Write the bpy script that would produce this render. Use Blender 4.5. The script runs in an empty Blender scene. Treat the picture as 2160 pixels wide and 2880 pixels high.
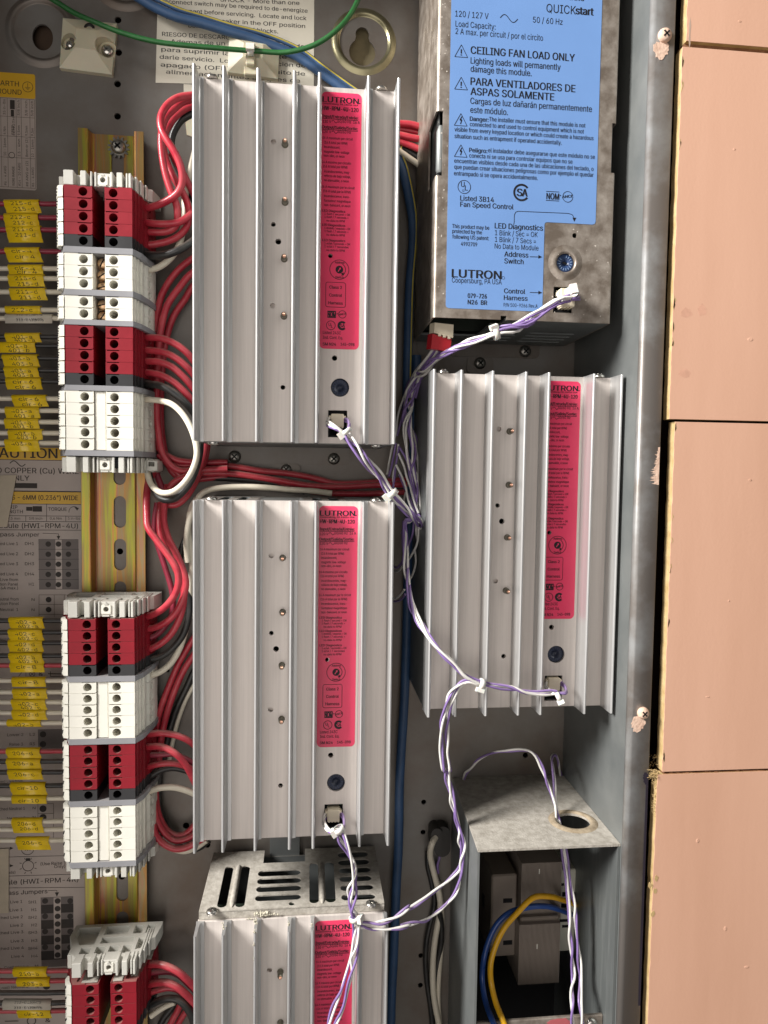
import bpy, math, random
from mathutils import Vector, Matrix
random.seed(7)
S = bpy.context.scene
COL = S.collection
U = 0.001                       # the scene is measured in millimetres of the panel: x right, y up, z out of the panel
# ------------------------------------------------------------------ camera
FPX = 2009.065
CAM = Vector((57.592, -188.565, 425.573))
R3 = Matrix(((0.9945281817435142, 0.014106945175461034, 0.10351178587849871),
             (-0.008247622119710873, 0.9983505670352038, -0.05681656474882676),
             (-0.10414255829059552, 0.05565194873770104, 0.9930041229291983)))
RT = R3.transposed()
P2B = Matrix(((1, 0, 0), (0, 0, -1), (0, 1, 0)))
cam_d = bpy.data.cameras.new('camera')
cam_d.sensor_fit = 'VERTICAL'; cam_d.sensor_height = 36.0; cam_d.lens = FPX / 2880 * 36.0
cam_d.clip_start = 0.01; cam_d.clip_end = 50
cam = bpy.data.objects.new('camera', cam_d); COL.objects.link(cam)
mw = (P2B @ RT).to_4x4(); mw.translation = P2B @ CAM * U
cam.matrix_world = mw
S.camera = cam
# ------------------------------------------------------------------ light
def lamp(name, pos, target, size, power, col, sy=None):
    l = bpy.data.lights.new(name, 'AREA'); l.shape = 'RECTANGLE'; l.size = size * U; l.size_y = (sy or size) * U
    l.energy = power; l.color = col
    o = bpy.data.objects.new(name, l); COL.objects.link(o)
    p = P2B @ Vector(pos) * U; t = P2B @ Vector(target) * U
    o.location = p; o.rotation_euler = (t - p).to_track_quat('-Z', 'Y').to_euler()
    return o
KEY = lamp('window_light', (-1120, 600, 640), (80, -200, 40), 420, 72, (1.0, 0.97, 0.93), 560)
FRONT = lamp('room_light', (-380, -620, 1750), (80, -220, 40), 1500, 11.5, (1.0, 0.93, 0.875), 1500)
w = bpy.data.worlds.new('World'); S.world = w; w.use_nodes = True
bg = w.node_tree.nodes['Background']; bg.inputs[0].default_value = (0.95, 0.90, 0.86, 1); bg.inputs[1].default_value = 0.12
S.view_settings.view_transform = 'Standard'; S.view_settings.look = 'None'
S.view_settings.exposure = 0.0; S.view_settings.gamma = 1.0; S.view_settings.use_curve_mapping = False
S.render.engine = 'CYCLES'; S.cycles.max_bounces = 8
# ------------------------------------------------------------------ pixel -> panel
def at(px, py, z):
    v = RT @ Vector(((px - 1080) / FPX, -(py - 1440) / FPX, -1.0))
    t = (z - CAM.z) / v.z
    return CAM + v * t
class Z:                        # a magnified reading of the photograph: origin and scale
    def __init__(s, x0, y0, k): s.x0, s.y0, s.k = x0, y0, k
    def p(s, x, y): return (x / s.k + s.x0, y / s.k + s.y0)
    def a(s, x, y, z): return at(x / s.k + s.x0, y / s.k + s.y0, z)
    def L(s, pts, z=None): return [s.a(q[0], q[1], q[2] if len(q) > 2 else z) for q in pts]
ZA = Z(0, 0, 2.9625); ZB = Z(0, 460, 2.9625); ZC = Z(0, 900, 2.9625); ZD = Z(0, 1300, 2.9625); ZE = Z(0, 1650, 2.9625)
ZF = Z(0, 2100, 2.9625); ZG = Z(0, 2480, 2.9625)
ZH = Z(500, 0, 2.37); ZI = Z(1150, 0, 2.37); ZJ = Z(1150, 600, 2.37); ZK = Z(520, 200, 2.4397); ZL = Z(520, 780, 2.37)
ZM = Z(520, 1360, 2.37); ZN = Z(520, 2000, 2.37); ZO = Z(1140, 1000, 2.37); ZP = Z(1140, 1600, 2.37); ZQ = Z(1140, 2080, 2.37)
ZR = Z(1080, 300, 5.53); ZS = Z(1080, 1000, 4.4227); ZT = Z(1060, 1450, 4.02); ZU = Z(1080, 2200, 3.253)
ZV = Z(400, 1000, 4.4227); ZW = Z(380, 1700, 3.0727); ZX = Z(400, 250, 4.022); ZY = Z(400, 2680, 8.295)
# ------------------------------------------------------------------ mesh builder
class B:
    def __init__(s): s.v = []; s.f = []; s.m = []; s.s = []
    def add(s, vs, fs, mi=0, sm=False):
        o = len(s.v); s.v += [tuple(q) for q in vs]
        for f in fs: s.f.append(tuple(i + o for i in f)); s.m.append(mi); s.s.append(sm)
        return s
    def convex(s, vs, fs, mi=0, sm=False):
        c = sum((Vector(q) for q in vs), Vector()) / len(vs); out = []
        for f in fs:
            a, b, d = (Vector(vs[f[0]]), Vector(vs[f[1]]), Vector(vs[f[2]]))
            n = (b - a).cross(d - a); m = sum((Vector(vs[i]) for i in f), Vector()) / len(f)
            out.append(tuple(reversed(f)) if n.dot(m - c) < 0 else tuple(f))
        return s.add(vs, out, mi, sm)
    def box(s, x0, x1, y0, y1, z0, z1, c=0.0, mi=0):
        X = (min(x0, x1), max(x0, x1)); Y = (min(y0, y1), max(y0, y1)); ZZ = (min(z0, z1), max(z0, z1))
        if c <= 0:
            vs = [(X[i], Y[j], ZZ[k]) for i in (0, 1) for j in (0, 1) for k in (0, 1)]
            return s.convex(vs, [(0, 1, 3, 2), (4, 5, 7, 6), (0, 1, 5, 4), (2, 3, 7, 6), (0, 2, 6, 4), (1, 3, 7, 5)], mi)
        c = min(c, (X[1]-X[0])*.49, (Y[1]-Y[0])*.49, (ZZ[1]-ZZ[0])*.49)
        vs = []; ix = {}
        for i in (0, 1):
            for j in (0, 1):
                for k in (0, 1):
                    a = c if i == 0 else -c; b = c if j == 0 else -c; d = c if k == 0 else -c
                    ix[i, j, k] = len(vs)
                    vs += [(X[i], Y[j] + b, ZZ[k] + d), (X[i] + a, Y[j], ZZ[k] + d), (X[i] + a, Y[j] + b, ZZ[k])]
        fs = []
        for i in (0, 1):
            fs.append([ix[i, 0, 0], ix[i, 0, 1], ix[i, 1, 1], ix[i, 1, 0]])
            fs.append([ix[0, i, 0] + 1, ix[0, i, 1] + 1, ix[1, i, 1] + 1, ix[1, i, 0] + 1])
            fs.append([ix[0, 0, i] + 2, ix[0, 1, i] + 2, ix[1, 1, i] + 2, ix[1, 0, i] + 2])
            for j in (0, 1):
                fs.append([ix[i, j, 0], ix[i, j, 1], ix[i, j, 1] + 1, ix[i, j, 0] + 1])
                fs.append([ix[i, 0, j], ix[i, 1, j], ix[i, 1, j] + 2, ix[i, 0, j] + 2])
                fs.append([ix[0, i, j] + 1, ix[1, i, j] + 1, ix[1, i, j] + 2, ix[0, i, j] + 2])
                for k in (0, 1): fs.append([ix[i, j, k], ix[i, j, k] + 1, ix[i, j, k] + 2])
        return s.convex(vs, fs, mi)
    def prism(s, poly, a, b, plane='xy', mi=0, sm=False):
        ar = sum(poly[i][0] * poly[(i + 1) % len(poly)][1] - poly[(i + 1) % len(poly)][0] * poly[i][1] for i in range(len(poly)))
        if ar < 0: poly = poly[::-1]
        n = len(poly); a, b = min(a, b), max(a, b)
        if plane == 'xy': lo = [(p, q, a) for p, q in poly]; hi = [(p, q, b) for p, q in poly]; fl = False
        elif plane == 'xz': lo = [(p, a, q) for p, q in poly]; hi = [(p, b, q) for p, q in poly]; fl = True
        else: lo = [(a, p, q) for p, q in poly]; hi = [(b, p, q) for p, q in poly]; fl = False
        fs = [tuple(range(n))[::-1], tuple(range(n, 2 * n))] + [(i, (i + 1) % n, n + (i + 1) % n, n + i) for i in range(n)]
        if fl: fs = [f[::-1] for f in fs]
        o = len(s.f); s.add(lo + hi, fs, mi)
        if sm:
            for i in range(o + 2, len(s.f)): s.s[i] = True
        return s
    def tube(s, pts, r, n=10, mi=0, cap=True):
        pts = [Vector(p) for p in pts]; N = len(pts)
        rr = r if isinstance(r, (list, tuple)) else [r] * N
        up = None; vs = []
        for i, p in enumerate(pts):
            t = (pts[min(i + 1, N - 1)] - pts[max(i - 1, 0)]).normalized()
            if up is None: up = Vector((0.31, 0.2, 0.93)); 
            u = up - t * up.dot(t)
            if u.length < 1e-4: u = t.orthogonal()
            u.normalize(); up = u; w_ = t.cross(u)
            for k in range(n):
                a = 2 * math.pi * k / n
                vs.append(p + (u * math.cos(a) + w_ * math.sin(a)) * rr[i])
        fs = [(i * n + k, i * n + (k + 1) % n, (i + 1) * n + (k + 1) % n, (i + 1) * n + k) for i in range(N - 1) for k in range(n)]
        s.add(vs, fs, mi, True)
        if cap:
            s.add(vs[:n], [tuple(range(n))[::-1]], mi); s.add(vs[-n:], [tuple(range(n))], mi)
        return s
    def lathe(s, c, axis, prof, n=20, mi=0, sm=True, cap=True):
        c = Vector(c); ax = Vector(axis).normalized(); u = ax.orthogonal().normalized(); w_ = ax.cross(u); vs = []
        for r, h in prof:
            for k in range(n):
                a = 2 * math.pi * k / n
                vs.append(c + ax * h + (u * math.cos(a) + w_ * math.sin(a)) * r)
        m = len(prof)
        fs = [(i * n + k, i * n + (k + 1) % n, (i + 1) * n + (k + 1) % n, (i + 1) * n + k) for i in range(m - 1) for k in range(n)]
        s.add(vs, fs, mi, sm)
        if cap: s.add(vs[:n], [tuple(range(n))[::-1]], mi); s.add(vs[-n:], [tuple(range(n))], mi)
        return s
    def cyl(s, c, axis, r, h, n=20, mi=0, c2=0.0):
        pr = [(r, 0), (r, h)] if c2 <= 0 else [(r, 0), (r, h - c2), (r - c2, h)]
        return s.lathe(c, axis, pr, n, mi, False)
    def join(s, o, dx=0, dy=0, dz=0):
        k = len(s.v); s.v += [(a + dx, b + dy, c + dz) for a, b, c in o.v]
        s.f += [tuple(i + k for i in f) for f in o.f]; s.m += o.m; s.s += o.s
        return s
def _mesh(name, b, mats, off, flip=True):
    me = bpy.data.meshes.new(name)
    me.from_pydata([((x - off[0]) * U, -(z - off[2]) * U, (y - off[1]) * U) for x, y, z in b.v], [], b.f)
    for m in mats: me.materials.append(m)
    me.polygons.foreach_set('material_index', b.m); me.polygons.foreach_set('use_smooth', b.s)
    me.update(); return me
OFF = {}
def setp(o, label=None, cat=None, group=None, kind=None):
    if label: o['label'] = label
    if cat: o['category'] = cat
    if group: o['group'] = group
    if kind: o['kind'] = kind
    return o
def thing(name, label, cat, base=(0, 0, 0), group=None, kind=None):
    o = bpy.data.objects.new(name, None); COL.objects.link(o); o.empty_display_size = 0.005
    base = Vector(base); o.location = P2B @ base * U; OFF[o.name] = base
    return setp(o, label, cat, group, kind)
def part(name, b, mats, parent, label=None, kind=None):
    if not isinstance(mats, (list, tuple)): mats = [mats]
    off = OFF[parent.name]
    o = bpy.data.objects.new(name, _mesh(name, b, mats, off)); COL.objects.link(o); o.parent = parent
    OFF[o.name] = off
    return setp(o, label, kind=kind)
def solo(name, b, mats, label, cat, group=None, kind=None, base=None):
    if not isinstance(mats, (list, tuple)): mats = [mats]
    if base is None:
        n = len(b.v); base = Vector((sum(v[0] for v in b.v) / n, sum(v[1] for v in b.v) / n, min(v[2] for v in b.v)))
    o = bpy.data.objects.new(name, _mesh(name, b, mats, base)); COL.objects.link(o); o.location = P2B @ Vector(base) * U
    OFF[o.name] = Vector(base)
    return setp(o, label, cat, group, kind)
def dup(root, d, label, parent=None):
    c = root.copy(); COL.objects.link(c); c.parent = parent
    if parent is None:
        c.location = root.location + P2B @ Vector(d) * U; OFF[c.name] = OFF[root.name] + Vector(d)
        if label: c['label'] = label
    else: OFF[c.name] = OFF[parent.name]
    for ch in list(root.children): dup(ch, d, None, c)
    return c
def cut(a, b):
    """a minus b, as a new builder (materials of a kept; the cut walls take material 0)"""
    oa = bpy.data.objects.new('tmp_a', _mesh('tmp_a', a, [], (0, 0, 0))); ob = bpy.data.objects.new('tmp_b', _mesh('tmp_b', b, [], (0, 0, 0)))
    COL.objects.link(oa); COL.objects.link(ob)
    md = oa.modifiers.new('cut', 'BOOLEAN'); md.operation = 'DIFFERENCE'; md.solver = 'EXACT'; md.object = ob
    dg = bpy.context.evaluated_depsgraph_get()
    me = bpy.data.meshes.new_from_object(oa.evaluated_get(dg))
    r = B(); r.v = [(v.co.x / U, v.co.z / U, -v.co.y / U) for v in me.vertices]
    r.f = [tuple(p.vertices) for p in me.polygons]; r.m = [0] * len(r.f); r.s = [False] * len(r.f)
    for o in (oa, ob): m_ = o.data; bpy.data.objects.remove(o); bpy.data.meshes.remove(m_)
    bpy.data.meshes.remove(me)
    return r
def spline(pts, k=8):
    pts = [Vector(p) for p in pts]; out = []
    P = [pts[0] * 2 - pts[1]] + pts + [pts[-1] * 2 - pts[-2]]
    for i in range(1, len(P) - 2):
        p0, p1, p2, p3 = P[i - 1:i + 3]
        d1 = max((p1 - p0).length, 1e-3) ** .5; d2 = max((p2 - p1).length, 1e-3) ** .5; d3 = max((p3 - p2).length, 1e-3) ** .5
        m1 = (p2 - p1) + ((p1 - p0) / d1 - (p2 - p0) / (d1 + d2)) * d2
        m2 = (p2 - p1) + ((p3 - p2) / d3 - (p3 - p1) / (d2 + d3)) * d2
        for j in range(k):
            t = j / k; t2 = t * t; t3 = t2 * t
            out.append(p1 * (2*t3 - 3*t2 + 1) + m1 * (t3 - 2*t2 + t) + p2 * (-2*t3 + 3*t2) + m2 * (t3 - t2))
    out.append(pts[-1]); return out
# ------------------------------------------------------------------ lettering
FONT = None
try:                            # the sans serif that ships with Blender itself; the built-in font otherwise
    import os
    FONT = bpy.data.fonts.load(os.path.join(bpy.utils.resource_path('LOCAL'), 'datafiles', 'fonts', 'Inter.woff2'))
except Exception: FONT = None
CAP = 0.729
def _fill(vs, loops):
    """constrained triangulation of the outlines; a triangle stays where the outlines wind round it"""
    from mathutils.geometry import delaunay_2d_cdt
    edges = [(l[i], l[(i + 1) % len(l)]) for l in loops for i in range(len(l))]
    pv, pe, pf, _a, _b, _c = delaunay_2d_cdt([Vector(v) for v in vs], edges, [], 0, 1e-6)
    out = []
    for f in pf:
        cx = sum(pv[i][0] for i in f) / len(f); cy = sum(pv[i][1] for i in f) / len(f); wn = 0
        for a, b in edges:
            ax, ay = vs[a]; bx, by = vs[b]
            if (ay <= cy) != (by <= cy):
                if ax + (cy - ay) / (by - ay) * (bx - ax) > cx: wn += 1 if by > ay else -1
        if wn: out.append(tuple(f))
    return [(v[0], v[1]) for v in pv], out
_C = {}
def glyph1(ch):
    if ch not in _C:
        cu = bpy.data.curves.new('lettering', 'FONT'); cu.body = ch; cu.resolution_u = 3
        if FONT: cu.font = FONT
        o = bpy.data.objects.new('lettering_tmp', cu); cu.fill_mode = 'NONE'; me = bpy.data.meshes.new_from_object(o)
        vs = [(v.co.x, v.co.y) for v in me.vertices]; nxt = {}
        for e in me.edges: a, b = e.vertices; nxt.setdefault(a, []).append(b); nxt.setdefault(b, []).append(a)
        loops = []; seen = set()
        for i in range(len(vs)):
            if i in seen or i not in nxt: continue
            l = [i]; seen.add(i); cur = i
            while True:
                c = [q for q in nxt[cur] if q not in seen]
                if not c: break
                q = cur + 1 if cur + 1 in c else c[0]; l.append(q); seen.add(q); cur = q
            if len(l) > 2: loops.append(l)
        bpy.data.objects.remove(o); bpy.data.meshes.remove(me)
        # advance: width of the same letter doubled up
        cu.fill_mode = 'FRONT'
        def wid(s):
            cu.body = s; o2 = bpy.data.objects.new('lettering_tmp', cu); m2 = bpy.data.meshes.new_from_object(o2); xs = [v.co.x for v in m2.vertices]
            bpy.data.objects.remove(o2); bpy.data.meshes.remove(m2); return (min(xs), max(xs)) if xs else (0, 0)
        a = wid('|' + ch + '|'); z0 = wid('||'); adv = (a[1] - a[0]) - (z0[1] - z0[0])
        bpy.data.curves.remove(cu)
        _C[ch] = (*_fill(vs, loops), adv) if loops else ([], [], adv)
    return _C[ch]
_G = {}
def glyphs(s, bold=0.0):
    if s not in _G:
        V_, F_ = [], []; x = 0.0
        for ch in s:
            v, f, adv = glyph1(ch); o = len(V_); V_ += [(a + x, b) for a, b in v]; F_ += [tuple(i + o for i in q) for q in f]; x += adv
        _G[s] = (V_, F_)
    return _G[s]
CAP = max(v[1] for v in glyphs('H')[0])
def text(b, s, p0, p1, cap, bold=0.0, mi=0, hor=False, dz=0.0, shear=0.0):
    """lettering whose base line runs from p0 to p1 (panel mm), capital height cap (mm)"""
    vs, fs = glyphs(s)
    if not vs: return
    p0 = Vector(p0); p1 = Vector(p1)
    if hor: y = (p0.y + p1.y) / 2; p0.y = p1.y = y
    d = p1 - p0; w_ = d.length; d.normalize(); n = Vector((-d.y, d.x, 0)); nb = 1 if bold < .01 else (2 if bold < .03 else 3)
    x0 = min(v[0] for v in vs); x1 = max(v[0] for v in vs); k = w_ / (x1 - x0); h = cap / CAP
    h /= 1.0
    for q in range(nb):         # heavier print: the outline repeated a hair to the right, each a hair higher
        o = d * (cap * min(bold, .05) * 2.3 * (q / max(1, nb - 1) - .5 if nb > 1 else 0)) + Vector((0, 0, dz + .012 * q))
        b.add([p0 + o + d * ((v[0] - x0) * k) + n * (v[1] * h) + d * (shear * v[1] * h) for v in vs], fs, mi)
def line(b, p, q, wd, mi=0, dz=0.0):
    p = Vector(p); q = Vector(q); d = (q - p).normalized(); n = Vector((-d.y, d.x, 0)) * wd / 2; e = Vector((0, 0, dz))
    b.add([p - n + e, q - n + e, q + n + e, p + n + e], [(0, 1, 2, 3)], mi)
def pline(b, pts, wd, mi=0, dz=0.0):
    for i in range(len(pts) - 1): line(b, pts[i], pts[i + 1], wd, mi, dz)
def ring(b, c, r, wd, a0=0, a1=360, mi=0, dz=0.0, n=32, ky=1.0):
    c = Vector(c); vs = []; m = max(3, int(n * abs(a1 - a0) / 360))
    for i in range(m + 1):
        a = math.radians(a0 + (a1 - a0) * i / m)
        for q in (r - wd / 2, r + wd / 2): vs.append(c + Vector((q * math.cos(a), q * math.sin(a) * ky, dz)))
    b.add(vs, [(2*i, 2*i + 1, 2*i + 3, 2*i + 2) for i in range(m)], mi)
def disc(b, c, r, mi=0, dz=0.0, n=24):
    c = Vector(c)
    b.add([c + Vector((r * math.cos(2*math.pi*i/n), r * math.sin(2*math.pi*i/n), dz)) for i in range(n)], [tuple(range(n))], mi)
def rect(b, x0, x1, y0, y1, z, mi=0):
    b.add([(x0, y0, z), (x1, y0, z), (x1, y1, z), (x0, y1, z)], [(0, 1, 2, 3)], mi)
def rrect(x0, x1, y0, y1, r, n=5):
    out = []
    for cx, cy, a in ((x1 - r, y1 - r, 0), (x0 + r, y1 - r, 90), (x0 + r, y0 + r, 180), (x1 - r, y0 + r, 270)):
        for i in range(n + 1):
            t = math.radians(a + 90 * i / n); out.append((cx + r * math.cos(t), cy + r * math.sin(t)))
    return out
def slot(x0, x1, y0, y1): return rrect(x0, x1, y0, y1, min(x1 - x0, y1 - y0) / 2 * .999, 8)
# ------------------------------------------------------------------ materials
def mk(name, base, rough=0.5, metal=0.0, var=0.12, scale=60.0, stretch=(1, 1, 1), bump=0.0, bscale=600.0, spec=0.5, c2=None, detail=6.0, rvar=0.1, sharp=None, coat=0.0, trans=0.0, sss=0.0, bstretch=None, rot=(0, 0, 0)):
    m = bpy.data.materials.new(name); m.use_nodes = True; nt = m.node_tree; N = nt.nodes; Lk = nt.links
    p = N['Principled BSDF']
    tc = N.new('ShaderNodeTexCoord'); oi = N.new('ShaderNodeObjectInfo')
    ad = N.new('ShaderNodeVectorMath'); ad.operation = 'ADD'
    sc = N.new('ShaderNodeVectorMath'); sc.operation = 'SCALE'; sc.inputs[3].default_value = 3.7
    cb = N.new('ShaderNodeCombineXYZ')
    for i in range(3): Lk.new(oi.outputs['Random'], cb.inputs[i])
    Lk.new(cb.outputs[0], sc.inputs[0]); Lk.new(tc.outputs['Object'], ad.inputs[0]); Lk.new(sc.outputs[0], ad.inputs[1])
    mp = N.new('ShaderNodeMapping'); mp.inputs['Scale'].default_value = stretch; mp.inputs['Rotation'].default_value = rot
    Lk.new(ad.outputs[0], mp.inputs['Vector'])
    nz = N.new('ShaderNodeTexNoise'); nz.inputs['Scale'].default_value = scale; nz.inputs['Detail'].default_value = detail; nz.inputs['Roughness'].default_value = 0.62
    Lk.new(mp.outputs[0], nz.inputs['Vector'])
    cr = N.new('ShaderNodeValToRGB')
    b2 = c2 if c2 else tuple(min(1, c * (1 + var)) for c in base)
    b1 = base if c2 else tuple(c * (1 - var) for c in base)
    lo, hi = sharp if sharp else (0.32, 0.68)
    cr.color_ramp.elements[0].position = lo; cr.color_ramp.elements[1].position = hi
    cr.color_ramp.elements[0].color = (*b1, 1); cr.color_ramp.elements[1].color = (*b2, 1)
    Lk.new(nz.outputs['Fac'], cr.inputs['Fac']); Lk.new(cr.outputs['Color'], p.inputs['Base Color'])
    mr = N.new('ShaderNodeMapRange'); mr.inputs['To Min'].default_value = max(0.02, rough - rvar); mr.inputs['To Max'].default_value = min(1, rough + rvar)
    Lk.new(nz.outputs['Fac'], mr.inputs['Value']); Lk.new(mr.outputs[0], p.inputs['Roughness'])
    p.inputs['Metallic'].default_value = metal; p.inputs['Specular IOR Level'].default_value = spec
    p.inputs['Coat Weight'].default_value = coat
    if sss: p.inputs['Subsurface Weight'].default_value = sss; p.inputs['Subsurface Scale'].default_value = 0.001
    if bump:
        n2 = N.new('ShaderNodeTexNoise'); n2.inputs['Scale'].default_value = bscale; n2.inputs['Detail'].default_value = 4
        if bstretch:
            mp2 = N.new('ShaderNodeMapping'); mp2.inputs['Scale'].default_value = bstretch; Lk.new(ad.outputs[0], mp2.inputs['Vector']); Lk.new(mp2.outputs[0], n2.inputs['Vector'])
        else: Lk.new(ad.outputs[0], n2.inputs['Vector'])
        bp = N.new('ShaderNodeBump'); bp.inputs['Strength'].default_value = bump; bp.inputs['Distance'].default_value = 0.0006
        Lk.new(n2.outputs['Fac'], bp.inputs['Height']); Lk.new(bp.outputs[0], p.inputs['Normal'])
    return m
M = {}
M['panel'] = mk('galvanized_panel', (0.135, 0.105, 0.082), 0.48, 0.45, scale=16, c2=(0.21, 0.20, 0.185), bump=0.05, bscale=900)
M['galv'] = mk('galvanized_steel', (0.165, 0.178, 0.178), 0.46, 0.4, scale=30, c2=(0.225, 0.235, 0.23), bump=0.05, bscale=700)
M['flange'] = mk('flange_steel', (0.205, 0.185, 0.170), 0.45, 0.4, scale=16, c2=(0.34, 0.345, 0.345), sharp=(0.42, 0.56), bump=0.06, bscale=500)
M['spangle'] = mk('mottled_galvanized_cover', (0.22, 0.18, 0.145), 0.45, 0.55, scale=120, c2=(0.45, 0.40, 0.35), bump=0.12, bscale=350, sharp=(0.38, 0.72), rvar=0.18)
M['alu'] = mk('extruded_aluminium', (0.605, 0.553, 0.515), 0.42, 0.25, scale=34, stretch=(16, 1, 0.3), var=0.09, bump=0.04, bscale=300, bstretch=(12, 12, 0.4), rvar=0.06)
M['fin'] = mk('aluminium_fin', (0.57, 0.57, 0.565), 0.36, 0.65, scale=30, stretch=(10, 10, 0.3), var=0.10, rvar=0.08)
M['duststeel'] = mk('dusty_steel', (0.30, 0.275, 0.235), 0.85, 0.05, scale=260, c2=(0.47, 0.44, 0.39), bump=0.5, bscale=900, spec=0.2)
M['screw'] = mk('zinc_screw', (0.62, 0.60, 0.56), 0.25, 0.95, scale=200)
M['dkscrew'] = mk('dull_screw', (0.32, 0.31, 0.28), 0.35, 0.9, scale=200)
M['brass'] = mk('copper_screw', (0.62, 0.36, 0.22), 0.3, 0.9, scale=300, c2=(0.75, 0.55, 0.33))
M['zinc'] = None
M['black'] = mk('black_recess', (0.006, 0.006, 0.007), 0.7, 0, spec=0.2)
M['ink'] = mk('black_ink', (0.012, 0.012, 0.016), 0.55, 0, var=0.3, spec=0.3)
M['ink2'] = mk('faded_ink', (0.035, 0.028, 0.024), 0.6, 0, var=0.3, spec=0.3)
M['paper'] = mk('white_label', (0.66, 0.62, 0.52), 0.45, 0, var=0.05, scale=30)
M['paper2'] = mk('aged_label', (0.40, 0.335, 0.295), 0.45, 0, var=0.08, scale=40)
M['grey_print'] = mk('grey_print', (0.13, 0.105, 0.095), 0.5, 0, var=0.1)
M['yellowlab'] = mk('yellow_print', (0.62, 0.36, 0.012), 0.45, 0, var=0.06)
M['pink'] = mk('pink_label', (0.75, 0.040, 0.120), 0.38, 0, var=0.05, scale=30)
M['blue'] = mk('blue_label', (0.152, 0.285, 0.575), 0.42, 0, var=0.03, scale=30)
M['red'] = mk('red_plastic', (0.225, 0.005, 0.014), 0.5, 0, var=0.12, scale=70, bump=0.04, spec=0.3)
M['blk'] = mk('black_plastic', (0.016, 0.016, 0.018), 0.45, 0, var=0.2, bump=0.04)
M['wht'] = mk('white_plastic', (0.76, 0.74, 0.66), 0.45, 0, var=0.04, scale=60, bump=0.03)
M['gry'] = mk('grey_plastic', (0.25, 0.25, 0.265), 0.5, 0, var=0.06)
M['stop'] = mk('pale_grey_plastic', (0.56, 0.55, 0.50), 0.5, 0, var=0.06, scale=90, bump=0.04)
M['tag'] = mk('yellow_tag', (0.88, 0.60, 0.008), 0.32, 0, var=0.07, scale=90, coat=0.3)
M['wtag'] = mk('white_tag', (0.62, 0.57, 0.48), 0.4, 0, var=0.05)
M['wred'] = mk('red_insulation', (0.41, 0.015, 0.036), 0.38, 0, var=0.16, scale=120, c2=(0.52, 0.060, 0.075), coat=0.1)
M['wdred'] = mk('dark_red_insulation', (0.30, 0.026, 0.055), 0.4, 0, var=0.2, scale=120)
M['wblk'] = mk('black_insulation', (0.012, 0.012, 0.013), 0.42, 0, var=0.4, scale=150, c2=(0.034, 0.031, 0.027), coat=0.1)
M['wwht'] = mk('white_insulation', (0.70, 0.64, 0.52), 0.38, 0, var=0.06, scale=90)
M['wpur'] = mk('violet_insulation', (0.225, 0.145, 0.36), 0.4, 0, var=0.12, scale=200)
M['wht2'] = mk('white_strand', (0.74, 0.72, 0.68), 0.4, 0, var=0.06, scale=200)
M['wgrn'] = mk('green_insulation', (0.020, 0.125, 0.030), 0.42, 0, var=0.2, scale=200)
M['wblu'] = mk('blue_jacket', (0.036, 0.085, 0.185), 0.5, 0, var=0.15, scale=80)
M['wyel'] = mk('yellow_insulation', (0.78, 0.42, 0.012), 0.35, 0, var=0.08)
M['wsat'] = mk('bright_blue_insulation', (0.022, 0.075, 0.30), 0.3, 0, var=0.15, coat=0.2)
M['stripe'] = mk('yellow_stripe', (0.52, 0.42, 0.06), 0.5, 0, var=0.15)
M['nylon'] = mk('natural_nylon', (0.72, 0.71, 0.66), 0.35, 0, var=0.05, sss=0.25)
M['mount'] = mk('aged_nylon', (0.62, 0.57, 0.42), 0.42, 0, var=0.06, sss=0.2)
M['cream'] = mk('cream_connector', (0.74, 0.66, 0.50), 0.45, 0, var=0.05)
M['redcon'] = mk('red_connector', (0.50, 0.02, 0.03), 0.3, 0, var=0.1, coat=0.2)
M['dial'] = mk('dark_blue_dial', (0.012, 0.018, 0.04), 0.5, 0, var=0.2)
M['dialmark'] = mk('dial_marks', (0.022, 0.036, 0.085), 0.5, 0, var=0.2)
M['board'] = mk('circuit_board', (0.012, 0.02, 0.012), 0.6, 0, var=0.2)
M['copper'] = mk('copper_lead', (0.62, 0.30, 0.20), 0.3, 0.85, scale=500, c2=(0.8, 0.5, 0.36))
M['rubber'] = mk('black_bushing', (0.020, 0.017, 0.014), 0.45, 0, var=0.3)
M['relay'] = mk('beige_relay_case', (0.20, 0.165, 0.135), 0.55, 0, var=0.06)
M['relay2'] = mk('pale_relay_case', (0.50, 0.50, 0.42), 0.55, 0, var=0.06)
M['pinkwall'] = mk('pink_paint', (0.575, 0.330, 0.225), 0.6, 0, scale=12, c2=(0.69, 0.415, 0.295), bump=0.07, bscale=700, spec=0.25, detail=9.0, stretch=(1.6, 1, .22), sharp=(.25, .75))
M['scratched'] = mk('scratched_galvanized', (0.150, 0.162, 0.160), 0.46, 0.4, scale=60, c2=(0.215, 0.226, 0.222), stretch=(1, 7, .5), rot=(.55, 0, 0), sharp=(.50, .74), detail=9, bump=.05)
M['wood'] = mk('raw_fibreboard', (0.42, 0.29, 0.13), 0.85, 0, scale=150, c2=(0.56, 0.42, 0.22), bump=0.4, bscale=500, spec=0.1)
M['rawbrown'] = mk('torn_brown_fibre', (0.20, 0.09, 0.045), 0.9, 0, scale=220, c2=(0.34, 0.18, 0.10), bump=0.6, bscale=400, spec=0.1)
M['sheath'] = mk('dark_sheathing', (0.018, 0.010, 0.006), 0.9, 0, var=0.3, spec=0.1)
M['splash'] = mk('pink_paint_splash', (0.60, 0.40, 0.30), 0.65, 0, scale=400, c2=(0.74, 0.54, 0.42), bump=0.5, bscale=700)
M['grime'] = mk('dust_clump', (0.42, 0.39, 0.31), 0.95, 0, scale=700, c2=(0.62, 0.58, 0.47), bump=0.6, bscale=900, spec=0.1)
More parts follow.
